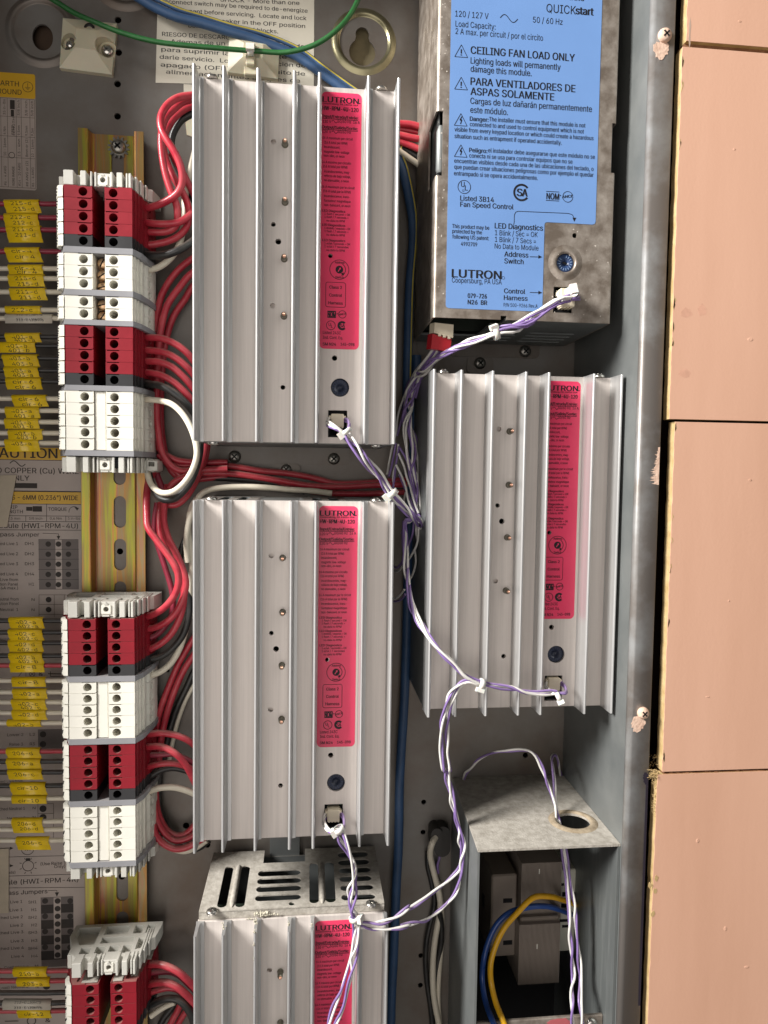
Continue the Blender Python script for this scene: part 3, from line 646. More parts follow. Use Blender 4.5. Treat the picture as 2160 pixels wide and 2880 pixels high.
tl(ZG, 'Control Live', 35, 240, 722, 24, .008); tl(ZG, 'H', 292, 318, 712, 24); tl(ZG, '(Load) Neutral 1', -15, 233, 890, 24, .008); tl(ZG, 'N', 298, 320, 886, 24); disc(t, ZG.a(388, 872, zz), 2.0)
pline(t, [ZG.a(40, 1162, zz), ZG.a(155, 1160, zz)], .5); c = ZG.a(262, 1160, zz); ring(t, c, 2.4, .5); tl(ZG, '&', 378, 420, 1170, 34, .01)
part('lettering', t, M['ink2'], cl); part('stripped_wire_print', g2, M['grey_print'], cl)
PSH = mk('peeling_sheet', (0.46, 0.39, 0.29), .5)
lab = B(); p, q = ZD.a(0, 120, 2), ZD.a(52, 540, 2); lab.prism([(-140, p.y), (p.x + 8.5, p.y + 1), (q.x, q.y), (-140, q.y - 1)], .8, 1.0)
part('peeling_sheet', lab, PSH, cab)
lab = B(); p, q = ZF.a(0, 860, 2), ZF.a(78, 1200, 2); lab.prism([(-140, p.y), (q.x - .4, p.y), (q.x - 1, q.y - 14), (-140, q.y - 14)], .8, 1.0)
part('peeling_sheet', lab, PSH, cab)
# --- mounting lugs and screws fixed to the back between the modules
bb = B(); p, q = ZL.a(290, 1125, 1), ZL.a(1095, 1255, 1); bb.prism(rrect(p.x, q.x, q.y, p.y + 6, 2), .0, 1.1); part('mounting_lug', bb, M['panel'], cab)
bb = B(); p, q = ZL.a(585, 1240, 1), ZL.a(768, 1300, 1); bb.prism(rrect(p.x, q.x, q.y, p.y, 2.5), 1.1, 2.3); part('mounting_lug', bb, M['panel'], cab)
bb = B(); p, q = ZJ.a(388, 955, 1), ZJ.a(562, 1070, 1); bb.prism(rrect(p.x, q.x, q.y, p.y, 2.5), 0, 1.4); part('mounting_lug', bb, M['panel'], cab)
bb = B(); p, q = ZJ.a(60, 830, 1), ZJ.a(870, 968, 1); bb.prism(rrect(p.x, q.x, q.y, p.y, 3), 0, .9); part('mounting_lug', bb, M['panel'], cab)
for zm, x, y, r in ((ZL, 330, 1195, 3.6), (ZL, 993, 1210, 3.5), (ZL, 675, 1280, 3.3), (ZJ, 780, 918, 3.6), (ZJ, 477, 997, 3.6)):
    c = zm.a(x, y, 3); cross_screw((c.x, c.y, 1), r, 2.6, M['dkscrew'], M['black'], cab)
bb = B(); p, q = ZN.a(568, 850, 0), ZN.a(765, 1000, 0); bb.box(p.x, q.x, q.y, p.y + 4, 0, 1.5, .2); part('mounting_lug', bb, M['galv'], cab)
# ================================================================== mounting rail
rail = thing('mounting_rail', 'long yellow zinc plated top-hat rail with slots carrying the terminal blocks', 'rail', (-52.8, -280, 0))
b = B()
pr = [(-70.3, 7.5), (-66.0, 7.5)] + arc(-66.0, 6.7, .8, 90, 10, 4) + [(-64.2, 1.6)] + [(-63.4, 1.15), (-42.6, 1.15), (-41.9, 1.6)] + [(-40.5, 6.8)] + arc(-39.7, 6.7, .8, 170, 90, 4) + [(-35.35, 7.5), (-35.35, 6.5), (-39.4, 6.5), (-41.0, .3), (-41.6, .05), (-64.2, .05), (-64.9, .3), (-66.4, 6.5), (-70.3, 6.5)]
b.prism(pr, -560, -2.4, 'xz')
h = B()
for k in range(-15, 9):
    y1 = -204.4 + 24.72 * k; h.prism(slot(-54.3, -47.5, y1 - 18.3, y1), -2, 4)
part('rail', cut(b, h), M['zinc'], rail)
c = at(332, 412, 3)
b = B(); n = 28; pts = []
for k in range(n * 2):
    a = math.pi * k / n; r = 6.0 if (k // 2) % 2 else 4.5
    pts.append((c.x + r * math.cos(a), c.y + r * math.sin(a)))
b.prism(pts, 1.3, 2.0); part('star_washer', b, M['dkscrew'], rail)
cross_screw((c.x, c.y, 2.0), 3.9, 2.6, M['dkscrew'], M['black'], rail)
# ================================================================== terminal blocks
TB = 42.3
TP = [(-66.6, TB), (-53.0, TB), (-53.0, 15), (-46.9, 15), (-46.9, TB), (-33.4, TB), (-33.4, 39.2), (-32.6, 39.2), (-32.6, 35.2), (-31.9, 35.2), (-31.9, 30.6), (-31.0, 30.6), (-31.0, 25.6), (-29.9, 23.5), (-28.6, 16), (-28.6, 9), (-32, 7.6), (-73, 7.6), (-77, 10), (-77, 19), (-73.0, 27), (-69.4, 36), (-68.6, 38.5)]
def term_body(y0, h):
    b = B(); b.prism(TP, y0 - h, y0, 'xz'); k = B()
    for x, sg in ((-57.45, 1), (-42.69, 1)):
        k.cyl((x, y0 - h / 2, TB - 17), (0, 0, 1), 2.2, 20, 20)
    k.box(-60.2, -53.5, y0 - .42, y0 + 1, TB - 1.8, TB + 2); k.box(-46.4, -40.2, y0 - .42, y0 + 1, TB - 1.8, TB + 2)
    k.box(-53.45, -53.0 + 2, y0 - h - 1, y0 - h + .35, TB - 3, TB + 2)
    k.box(-65.2, -61.0, y0 - .9, y0 + 1, 24, TB - 2.5); k.box(-39.4, -35.4, y0 - .9, y0 + 1, 24, TB - 2.5)
    k.cyl((-34, y0 - h / 2, 20.5), (1, 0, 0), 2.0, 8, 14)
    k.cyl((-79, y0 - h / 2, 22), (1, 0, 0), 2.0, 8, 14)
    return cut(b, k)
TH = 5.98
GRP = 'terminal blocks clipped on the mounting rail'
def make_term(col, nm):
    t = thing('terminal_block', 'x', 'terminal', (-52.8, 0, 7.5), GRP)
    part('body', term_body(TH / 2, TH), M[col], t)
    for x in (-57.45, -42.69):
        b = B(); b.lathe((x, 0, TB - 17.2), (0, 0, 1), [(2.2, 0), (2.0, .9), (0.01, 1.3)], 14); b.box(x - 1.8, x + 1.8, -.3, .3, TB - 16.3, TB - 15.75)
        part('clamp_screw', b, M['dkscrew'] if col != 'wht' else M['brass'], t)
    b = B(); b.prism([(-69.3, 38.6), (-67.4, 41.9), (-70.0, 41.2), (-72.0, 37.2), (-71.6, 34.5), (-70.6, 34.5)], -2.75, 2.75, 'xz')
    m_ = part('marker_tag', b, M['wht'], t)
    if col != 'wht' or True:
        b = B(); v = [(-72.03, 0, 36.9), (-70.03, 0, 41.25)]
        for k in range(3):
            yy = -1.3 + 1.1 * k
            b.box(-71.75 + .5 * k, -71.2 + .5 * k, yy, yy + .5, 37.8 + 1.05 * k - .05, 38.8 + 1.05 * k)
        part('marking', b, M['ink'], m_)
    return t
RY = [-49.092, -82.643, -103.851, -118.739, -151.964, -270.247, -303.657, -337.18, -370.583, -468.551]
RUNS = [('r', 'r', 'r', 'r', 'k'), ('w',) * 3, ('w',) * 2, ('r', 'r', 'r', 'r', 'k'), ('w',) * 5, ('r', 'r', 'r', 'r', 'k'), ('w',) * 5, ('r', 'r', 'r', 'r', 'k'), ('w',) * 5, ('r', 'r', 'r', 'r', 'k')]
WHERE = ['at the top of the upper stack', 'in the upper white run with three bare copper screws', 'in the short white run of two', 'in the second red run of the upper stack', 'in the covered white run at the foot of the upper stack',
         'at the top of the middle stack', 'in the upper covered white run of the middle stack', 'in the lower red run of the middle stack', 'in the covered white run at the foot of the middle stack', 'in the bottom stack under the dusty end stop']
ORD = ['topmost', 'second', 'third', 'fourth', 'fifth']
proto = {}
def ylab(i, j, n): return 'lowest' if j == n - 1 and n > 1 else ORD[j]
TERM = {}
for i, run in enumerate(RUNS):
    for j, c in enumerate(run):
        y = RY[i] - 6.1 * j; nm = {'r': 'red', 'k': 'black', 'w': 'white'}[c]
        if c == 'k': lb = 'black terminal block ending the red run ' + WHERE[i]
        else:
            nr = len([q for q in run if q == c]); lb = '%s %s terminal block %s' % (ylab(i, j, nr), nm, WHERE[i])
        if c not in proto:
            t = make_term({'r': 'red', 'k': 'blk', 'w': 'wht'}[c], nm); proto[c] = t; t.location = t.location + P2B @ Vector((0, y, 0)) * U; OFF[t.name] = OFF[t.name] + Vector((0, y, 0)); t['label'] = lb; t['_y'] = y; TERM[i, j] = t
        else: TERM[i, j] = dup(proto[c], (jit(.06), y - proto[c]['_y'], jit(.10)), lb)
for o in list(bpy.data.objects):
    if '_y' in o: del o['_y']
# bare copper jumper screws in the open white runs
JS = [((845, 812), (842, 915), (842, 1000)), ((847, 1160), (845, 1250))]
for i, run in ((1, JS[0]), (2, JS[1])):
    for j, (x, y) in enumerate(run):
        tt = TERM[i, j]; yy = RY[i] - 6.1 * j; xx = -49.9
        rt = OFF[tt.name]; up_ = 3.5
        b = B(); b.lathe((xx, yy + .2, 29 + up_), (0, -.12, 1), [(2.6, 0), (2.75, .8), (2.75, 3.2), (2.4, 4.2), (1.6, 4.7), (.01, 4.8)], 18); b.box(xx - 2.9, xx + 2.9, yy - 2.6, yy + 2.6, 26, 29.2 + up_, .2)
        o = part('jumper_screw', b, M['brass'], tt)
        s_ = B(); a = [.3, -.2, -.5, .15, .6][j + 2 * (i - 1)]; d = Vector((math.cos(a + .8), math.sin(a + .8), 0)); n_ = Vector((-d.y, d.x, 0)); cc = Vector((xx, yy - .35, 33.2 + up_))
        p = [cc + d * 2.2 + n_ * .28, cc - d * 2.2 + n_ * .28, cc - d * 2.2 - n_ * .28, cc + d * 2.2 - n_ * .28]
        s_.convex([q for q in p] + [q + Vector((0, 0, .75)) for q in p], [(0, 1, 2, 3), (4, 5, 6, 7), (0, 1, 5, 4), (1, 2, 6, 5), (2, 3, 7, 6), (3, 0, 4, 7)])
        part('slot', s_, M['black'], o)
for i, lb in ((4, 'at the foot of the upper stack'), (6, 'in the middle of the middle stack'), (8, 'at the foot of the middle stack')):
    b = B(); b.box(-52.6, -47.3, RY[i] - 27.3, RY[i] + 2.9, 30, 41.6, .25); b.box(-52.95, -52.7, RY[i] - 27.3, RY[i] + 2.9, 30, 40.6)
    solo('bridge_cover', b, M['wht'], 'smooth white cover strip between the screw holes ' + lb, 'cover strip', 'white cover strips between the terminal screws')
# end plates between the runs
EP = [(-66.9, TB + .35), (-33.1, TB + .35), (-30.4, 36), (-28.8, 25), (-27.9, 16), (-27.9, 8), (-77.5, 8), (-77.5, 19), (-70, 36)]
EPL = ['between the black block and the three white blocks of the upper stack', 'between the two open white runs of the upper stack', 'above the second red run of the upper stack', 'above the covered white blocks of the upper stack', 'under the lowest white block of the upper stack',
       'above the upper white run of the middle stack', 'between white and red runs in the middle stack', 'above the lowest white run of the middle stack', 'under the lowest white block of the middle stack']
for k, i in enumerate((0, 1, 2, 3, 4, 5, 6, 7, 8)):
    n = len(RUNS[i]); ytop = RY[i] - 6.1 * (n - 1) - TH / 2 - .06
    ybot = RY[i + 1] + TH / 2 + .06 if i not in (4, 8) else ytop - 2.9
    b = B(); b.prism(EP, ybot, ytop, 'xz')
    solo('end_plate', b, M['gry'], 'grey end plate ' + EPL[k], 'end plate', 'grey end plates between the terminals', base=(-52.8, (ytop + ybot) / 2, 8))
# ---- end stops
def end_stop(y0, y1, lb, open_top):
    """pale moulded clamp; y1 upper edge, y0 lower edge"""
    t = thing('end_stop', lb, 'end stop', (-52.8, (y0 + y1) / 2, 8), 'pale end stops of the terminal stacks')
    b = B(); ym = (y0 + y1) / 2
    out = [(-75, 8), (-75.5, 18), (-71.5, 27), (-70.5, 33), (-66.5, 36.5), (-34.5, 36.5), (-32.2, 33), (-31, 24), (-27.5, 22), (-26.0, 12), (-26.0, 8)]
    b.prism(out, y0 + .5, y1 - .4, 'xz')
    k = B()
    for (pa, d) in (([(-72.5, 10.5), (-72.8, 17), (-68, 26), (-60, 26), (-60, 10.5)], 1), ([(-57, 10.5), (-57, 18), (-44, 18), (-44, 10.5)], 1), ([(-41, 10.5), (-41, 18), (-36, 18), (-36, 10.5)], 1), ([(-34, 10.5), (-34, 18), (-29.5, 18), (-29.5, 10.5)], 1),
                    ([(-57, 20.2), (-57, 25.5), (-39, 25.5), (-39, 20.2)], 1), ([(-66, 28.5), (-66, 34), (-60.5, 34), (-60.5, 28.5)], 1), ([(-58, 27.8), (-58, 34.5), (-52.5, 34.5), (-52.5, 27.8)], 1), ([(-50.8, 27.8), (-50.8, 34.5), (-45.5, 34.5), (-45.5, 27.8)], 1), ([(-43.5, 27.8), (-43.5, 34.5), (-38.5, 34.5), (-38.5, 27.8)], 1), ([(-36.6, 22), (-36.6, 32), (-33.5, 31), (-32.5, 22)], 1)):
        k.prism(pa, ym - .3, y1 + 2, 'xz')
        k.prism(pa, y0 - 2, ym - 1.3, 'xz')
    part('core', cut(b, k), M['stop'], t)
    b = B()
    # front ribs
    for x0, x1, zf in ((-67.0, -62.2, 42.0), (-58.8, -56.0, 42.0), (-54.0, -53.2, 41.6), (-52.2, -51.2, 41.0), (-44.2, -43.0, 42.0), (-41.0, -38.2, 42.0), (-36.6, -35.8, 41.5), (-35.2, -34.0, 41.8)):
        b.box(x0, x1, y0, y1, 34, zf, .22)
    for x0, x1, zf in ((-33.2, -32.2, 37.5), (-31.8, -30.9, 33), (-30.4, -29.6, 27)): b.box(x0, x1, y0, y1, 14, zf, .2)
    b.box(-71.8, -69.6, y0, y1 - .5, 24, 34, .2)
    part('rib', b, M['stop'], t)
    b = B(); b.box(-52.4, -43.8, y0 + .2, y1 - .2, 33, 40.2, .25); k = B(); k.cyl((-48.2, ym, 34), (0, 0, 1), 1.35, 12, 16)
    part('clamp_housing', cut(b, k), M['stop'], t)
    b = B(); b.prism(rrect(-50.6, -45.8, ym - 2.4, ym + 2.3, .3), 40.2, 40.75); k = B(); k.cyl((-48.2, ym, 38), (0, 0, 1), 1.4, 6, 16)
    part('screw_window', cut(b, k), M['wht'], t)
    b = B(); b.box(-50, -46.4, y0 + .25, y0 + 1.1, 40, 41.1, .1); b.prism([(-49.2, y1 - 1.7), (-47.0, y1 - 1.7), (-48.2, y1 - .5)], 40, 41.1); part('latch', b, M['stop'], t)
    b = B(); b.cyl((-48.2, ym, 33.4), (0, 0, 1), 1.25, 2.2, 14); part('clamp_screw', b, M['dkscrew'], t)
    return t
e1 = end_stop(-45.9, -38.6, 'pale end stop closing the upper terminal stack at the top, just below the star washer', 0)
e2 = end_stop(-190.9, -182.7, 'pale end stop under the upper terminal stack with its side tab standing out', 0)
b = B(); b.box(-33.2, -24.5, -189.6, -184, 12, 27, .3); k = B(); k.box(-29.2, -26, -187.2, -184.8, 20, 30); part('side_tab', cut(b, k), M['stop'], e2)
b = B(); b.box(-43.3, -40.2, -188.5, -183.3, 34, 41.2, .2); part('clip', b, M['black'], e2)
e3 = end_stop(-266.7, -258.4, 'pale end stop on top of the middle terminal stack, seen slightly from above', 1)
e4 = end_stop(-407.4, -401.2, 'pale end stop below the lowest grey plate of the middle terminal stack', 0)
e5 = end_stop(-462.0, -454.0, 'dusty pale end stop on the bottom terminal stack with its open compartments showing', 1)
# dust lying on the upper faces of the bottom stack
b = B()
for x0, x1, z0, z1 in ((-62.3, -54, 12, 41.2), (-54, -46, 10, 14.5), (-46, -41, 12, 41.2), (-37, -33.8, 20, 38), (-31.5, -29.2, 10, 25)):
    b.box(x0, x1, -465.56, -465.2, z0, z1)
o = part('dust_layer', b, M['duststeel'], TERM[9, 0])
b = B()
for x0, x1, z0, z1 in ((-62.3, -55, 12, 41.2), (-46, -41, 12, 41.0), (-36, -33.8, 20, 38)): b.box(x0, x1, RY[5] + 3.0, RY[5] + 3.25, z0, z1)
part('dust_layer', b, M['duststeel'], TERM[5, 0])
# ================================================================== dimmer modules (one built, then copied)
PZ = 62.84
FX = [2.454, 16.196, 32.024, 48.996, 60.827, 84.248, 98.767]
m1 = thing('dimmer_module', 'upper left finned dimmer module with pink label, directly under the printed white warning', 'module', (50, -87, 0), 'finned aluminium dimmer modules')
pl = B(); pl.box(1.9, 99.3, -174.45, -.2, 60.2, PZ, .15)
k = B()
def mh(p, r): k.cyl((p.x, p.y, 55), (0, 0, 1), r, 14, 22)
PINS = [(801.7, 407.2), (801.7, 569.6), (799.5, 728.7), (798.5, 889.7)]
for q, r in (((768.8, 630.8), 1.15), ((782.7, 679.3), 1.45), ((795.5, 1089.3), 1.2), ((929, 719.7), 1.1), ((941, 1007), 1.35)): mh(at(*q, PZ), r)
for q in ((769, 398.7), (766.8, 860)): 
    c = at(*q, PZ); k.cyl((c.x, c.y, 60.7), (0, 0, 1), 1.3, 4, 18)
DI = at(956.3, 1090, PZ); mh(DI, 4.65)
s0 = at(923, 1153.4, PZ); s1 = at(975.7, 1230.6, PZ); k.box(s0.x, s1.x, s1.y, s0.y, 55, 70)
hs = part('heat_sink', cut(pl, k), M['alu'], m1)
for q in PINS: pass
for i, x in enumerate(FX):
    b = B(); bw, tw = 1.15, .72; foot = (2.9, 2.9, 2.2, 2.9, 1.05, 2.9, .9)[i]; fl = 0.4 if i else .4
    pr = [(x - bw, PZ - .4), (x - bw, PZ + .3), (x - .85, PZ + 1.0), (x - tw, 74.4)] + [(x + tw * math.cos(math.radians(a)) , 74.35 + .65 * math.sin(math.radians(a))) for a in (150, 120, 90, 60, 30)] + [(x + tw, 74.4), (x + .9, PZ + 1.3), (x + 1.3, PZ + .75), (x + foot, PZ + .62), (x + foot + .15, PZ - .4)]
    b.prism(pr, -174.65, 0, 'xz'); part('fin', b, M['fin'], m1)
b = B(); b.box(2.2, 3.4, -174.2, -.3, 2, 60.1); b.box(97.6, 98.8, -174.2, -.3, 2, 60.1); b.box(2.2, 98.8, -174.75, -173.6, 2, 60.1); b.box(2.2, 98.8, -174, -.6, 1.4, 2.4)
part('chassis', b, M['galv'], m1)
b = B(); b.box(6, 95, -172, -3, 44, 46); part('circuit_board', b, M['board'], m1)
for q in PINS:
    c = at(*q, PZ); b = B(); b.lathe((c.x, c.y, PZ - .5), (0, 0, 1), [(1.7, 0), (1.7, .9), (1.3, 1.2), (1.45, 2.0), (1.3, 2.6), (1.45, 3.4), (1.3, 4.6), (1.0, 5.0)], 12); o = part('lead_sleeve', b, mk('tinned_sleeve', (.20, .19, .15), .35, .8, scale=500), m1)
    b = B(); b.lathe((c.x + .1, c.y, PZ + 4.3), (.05, .1, 1), [(.85, 0), (.85, .8), (.5, 1.3), (.01, 1.35)], 10); part('copper_tip', b, M['copper'], o)
b = B(); b.lathe((DI.x, DI.y, 57), (0, 0, 1), [(4.7, 0), (4.7, 4.3), (4.0, 4.6), (1.6, 4.0), (1.5, 3.2), (.01, 3.1)], 28); o = part('address_dial', b, M['dial'], m1)
b = B()
for a in range(16):
    an = 2 * math.pi * a / 16; u = Vector((math.cos(an), math.sin(an), 0)); line(b, DI + u * 2.3 + Vector((0, 0, 61.62 - PZ)), DI + u * 4.0 + Vector((0, 0, 61.66 - PZ)), .3)
part('dial_marks', b, M['dialmark'], o)
b = B(); b.box(s0.x + .2, s1.x - .2, s1.y + .2, s1.y + 1.2, 50, 61.5); b.box(s0.x + .2, s0.x + 1.2, s1.y + .2, s0.y - .2, 50, 61.5); b.box(s1.x - 1.2, s1.x - .2, s1.y + .2, s0.y - .2, 50, 61.5); b.box(s0.x + .2, s1.x - .2, s0.y - 1.2, s0.y - .2, 50, 61.5); b.box(s0.x + .2, s1.x - .2, s1.y, s0.y, 50, 51)
part('connector_socket', b, M['black'], m1)
def side_screws(parent, dy=0.0):
    for (x, z_) in ((9.2, 56.5), (91.5, 56.5)):
        cross_screw((x, -174.7 + dy, z_), 2.9, 1.6, M['screw'], M['dkscrew'], parent, (0, -1, 0))
side_screws(m1)
# --- the pink label
LX0, LX1, LY0, LY1 = 62.0, 81.7, -127.3, -2.6
b = B(); b.prism(rrect(LX0, LX1, LY0, LY1, 2.4), PZ + .05, PZ + .15); kk = B(); c = at(929, 719.7, PZ); kk.cyl((c.x, c.y, 60), (0, 0, 1), 1.1, 5, 18)
ml = part('label', cut(b, kk), M['pink'], m1)
t = B(); zz = PZ + .22
def kl(s, x0, x1, y0, y1, cap, bold=0.0): text(t, s, ZK.a(x0, y0, zz), ZK.a(x1, y1, zz), cap / 2.4397 / 5.8, bold + .016, 0, True)
kl('LUTRON', 945, 1192, 211, 226, 38, .045); kl('.', 1197, 1204, 226, 227, 38, .04); kl('Coopersburg, PA 18036 USA', 946, 1190, 226, 241, 11, .02); kl('HW-RPM-4U-120', 945, 1190, 269, 279, 28, .025)
kl('Input/Entrada/Entr\u00e9e:', 943, 1190, 322, 330, 21, .03); kl('120 V', 945, 1003, 353, 356, 19); kl('50/60 Hz  16 A', 1048, 1200, 356, 361, 19)
kl('Output/Salida/Sortie:', 940, 1187, 395, 404, 21, .03); kl('120 V', 943, 1003, 423, 426, 19); kl('50/60 Hz', 1048, 1140, 426, 430, 19)
for y0, y1 in ((328, 336), (402, 410)): p, q = ZK.a(942, y0, zz), ZK.a(1188, y1, zz); q.y = p.y = (p.y + q.y) / 2; line(t, p, q, .28)
for y in (346, 418):
    c = ZK.a(1012, y, zz); pline(t, [c + Vector((.35 * i - .3, .62 * math.sin(i * .8), 0)) for i in range(9)], .25)
body = [('16 A maximum per circuit', 945, 1152, 470), ('(16 A total per RPM)', 955, 1115, 501), ('incandescent,', 955, 1065, 530), ('magnetic low-voltage', 955, 1128, 564), ('non-dim, or neon', 955, 1095, 591),
        ('16 A m\u00e1ximo por circuito', 940, 1140, 636), ('(16 A total por RPM)', 950, 1115, 665), ('incandescentes, mag-', 955, 1133, 700), ('n\u00e9ticos de baja voltaje,', 955, 1138, 730), ('no atenuable, o neon', 955, 1125, 760),
        ('16 A maximum par le circuit', 938, 1165, 805), ('(16 A total par le RPM)', 950, 1137, 835), ('incandescence, trans-', 955, 1133, 868), ('formateur magn\u00e9tique', 955, 1137, 900), ('non-baissant, or neon', 955, 1135, 930)]
for s, x0, x1, y in body: kl(s, x0, x1, y - 3, y + 3, 17)
for y, dn, l3 in ((968, 'LED Diagnostics', ('1 flash / second = OK', '1 flash / 7 seconds =')), (1065, 'LED Diagnosticos', ('1 destello / segundo = OK', '1 flash / 7 seconds =')), (1170, 'LED Diagnostics', ('1 eclat / seconde = OK', '1 eclat / 7 secondes'))):
    kl(dn, 943, 1100, y - 2, y + 2, 16, .02); kl(l3[0], 958, 1135, y + 20, y + 24, 15); kl(l3[1], 958, 1122, y + 41, y + 45, 15); kl('no data to RPM', 972, 1097, y + 65, y + 69, 15)
c = ZK.a(1060, 1362, zz); ring(t, c, 4.75, .28); disc(t, c, 1.9); ring(t, c, 3.1, .3, -70, 60)
w2 = B(); w2.add([c + Vector(q) for q in ((-.8, -.9, .03), (-.45, -1.1, .03), (.35, .2, .03), (.75, .05, .03), (.7, 1.1, .03), (-.25, .75, .03), (.1, .5, .03))], [(0, 1, 2, 6), (2, 3, 4), (2, 4, 5, 6)])
d = c + Vector((1.9, -2.3, 0)); t.add([d + Vector((-1.2, .3, 0)), d + Vector((.3, -.6, 0)), d + Vector((.2, 1.0, 0))], [(0, 1, 2)])
kl('Address', 1030, 1094, 1319, 1322, 15, .02); kl('Switch', 1033, 1090, 1421, 1423, 15, .02)
def ll(s, x0, x1, y, cap, bold=0.0): text(t, s, ZL.a(x0, y - 1, zz), ZL.a(x1, y + 1, zz), cap / 2.37 / 5.75, bold + .014, 0, True)
ll('Class 2', 963, 1047, 76, 20, .02); ll('Control', 962, 1047, 129, 20, .02); ll('Harness', 957, 1052, 181, 20, .02)
p, q = ZL.a(940, 31, zz), ZL.a(1070, 201, zz); pts = [Vector((x, y, zz)) for x, y in rrect(p.x, q.x, q.y, p.y, 1)]; pline(t, pts + [pts[0]], .24)
p, q = ZL.a(950, 222, zz), ZL.a(1007, 271, zz)
for y0, y1 in ((p.y, p.y - .6), (q.y, q.y + .6)): rect(t, p.x, q.x, min(y0, y1), max(y0, y1), zz)
ll('NOM', 952, 1005, 264, 34, .03); disc(t, ZL.a(1015, 243, zz), .3)
c = ZL.a(1050, 247, zz); ring(t, c, 1.85, .28); text(t, 'ANCE', c + Vector((-2.0, -.75, 0)), c + Vector((2.0, .05, 0)), .95, .05)
c = ZL.a(973, 320, zz); ring(t, c, 2.2, .3); text(t, 'U', c + Vector((-1.2, -.2, 0)), c + Vector((-.1, -.3, 0)), 1.5, .02); text(t, 'L', c + Vector((.1, -1.2, 0)), c + Vector((1.1, -1.2, 0)), 1.5, .02)
c = ZL.a(1048, 322, zz); ring(t, c, 1.75, 1.1, 42, 318); text(t, 'SA', c + Vector((-1.05, -.8, 0)), c + Vector((1.3, -.8, 0)), 1.6, .05)
ll('Listed 243C', 920, 1040, 379, 20); ll('Ind. Cont. Eq.', 920, 1052, 411, 20); ll('SM N24', 919, 1007, 455, 20, .015); ll('145-098', 1038, 1130, 457, 20, .015)
lt = part('lettering', t, M['ink'], ml); part('dial_arrow', w2, M['pink'], lt)
# copies
M2O = Vector((0.066, -203.431, 0)); M3O = Vector((0.25, -420.75, 0)); M4O = Vector((116.03, -137.476, 0))
m2 = dup(m1, M2O, 'middle left finned dimmer module, between the two other modules of its column')
for ch in m2.children:
    if ch.name.startswith('label'): ch.location = (0.0004, 0, 0); ch.rotation_euler = (0, 0.0015, 0)
m3 = dup(m1, M3O, 'bottom left dimmer module with dusty slotted top plate and dust clumps on its fins')
for ch in m3.children:
    if ch.name.startswith('label'): ch.location = (0.0003, 0, -0.0004); ch.rotation_euler = (0, -0.002, 0)
m4 = dup(m1, M4O, 'right-hand finned dimmer module under the blue-labelled unit, beside the cabinet side wall')
# slotted top plates, read on the bottom module where they show
YV = -416.2
def V(x, y): c = aty(*ZN.p(x, y), YV); return (c.x - M3O.x, c.z)
def quad(pts, r=0): return [V(*p) for p in pts]
def vent(y0, th):
    b = B(); fr = [V(115, 1368), V(1325, 1322)]
    poly = [(2.4, 4), (32.5, 4), (32.5, 18), (56.5, 18), (56.5, 4), (98.6, 4), (98.6, 61.5), (2.4, 61.5)]
    b.prism(poly, y0 - th, y0, 'xz'); k = B()
    def sl(p, q, r=None):
        x0, x1 = sorted((p[0], q[0])); z0, z1 = sorted((p[1], q[1])); k.prism(slot(x0, x1, z0, z1), y0 - 5, y0 + 5, 'xz')
    a, c = V(300, 1035), V(270, 1308); sl((a[0] - 2.6, a[1]), (a[0] + 2.3, c[1]))
    a, c = V(410, 1030), V(388, 1305); sl((a[0] - 2.5, a[1]), (a[0] + 2.3, c[1]))
    a, c = V(860, 1010), V(862, 1280); sl((a[0] - 2.6, a[1]), (a[0] + 2.4, c[1]))
    a, c = V(963, 1003), V(968, 1275); sl((a[0] - 2.9, a[1]), (a[0] + 2.4, c[1]))
    for x0, x1, y in ((487, 772, 1082), (482, 774, 1134), (475, 775, 1186), (468, 775, 1246)):
        a, c = V(x0, y), V(x1, y - 8); zc = (a[1] + c[1]) / 2; hh = (V(x0, y + 13)[1] - V(x0, y - 13)[1]) * .74; sl((a[0], zc - hh), (c[0], zc + hh))
    for x0, x1, y in ((1018, 1220, 957), (1020, 1228, 1008), (1025, 1238, 1061), (1030, 1245, 1117), (1036, 1258, 1177), (1042, 1270, 1240)):
        a, c = V(x0, y), V(x1, y - 4); zc = (a[1] + c[1]) / 2; hh = (V(x0, y + 13)[1] - V(x0, y - 13)[1]) * .74; sl((a[0], zc - hh), (c[0], zc + hh))
    a = V(712, 1283); k.cyl((a[0], y0 - 5, a[1]), (0, 1, 0), 1.6, 10, 16)
    return cut(b, k)
def shift(b, d): r = B(); r.join(b, *d); return r
def topscrews(parent, d, y0):
    for (x, y) in ((180, 1340), (1240, 1290)):
        c = V(x, y); cross_screw((c[0] + d.x, y0 + d.y, c[1]), 2.9, 1.7, M['screw'], M['dkscrew'], parent, (0, 1, 0))
for mo, d in ((m1, Vector((0, 0, 0))), (m2, M2O), (m4, M4O)):
    part('vent_plate', shift(vent(-.1, 1.0), d), M['galv'], mo); topscrews(mo, d, -.1)
vp = part('vent_plate', shift(vent(YV - M3O.y, .7), M3O), M['duststeel'], m3, 'dust covered slotted top plate'); topscrews(m3, M3O, YV - M3O.y)
for xs in (290, 905):
    b = B()
    a, c = (V(350, 1035), V(325, 1305)) if xs == 290 else (V(910, 1010), V(915, 1280))
    xm = (a[0] + c[0]) / 2 + M3O.x; b.lathe((xm, YV + .0, a[1] - 1), (0, 0, 1), [(.4, 0), (1.5, 2.5), (1.5, c[1] - a[1] - 2), (.4, c[1] - a[1] + 1.5)], 12)
    part('pressed_rib', b, M['duststeel'], vp)
b = B(); b.box(2.4 + M3O.x, 98.6 + M3O.x, YV - 4.5, YV - 1, 59.6, 61.4); part('front_lip', b, M['duststeel'], m3)
b = B(); rs = random.Random(3)
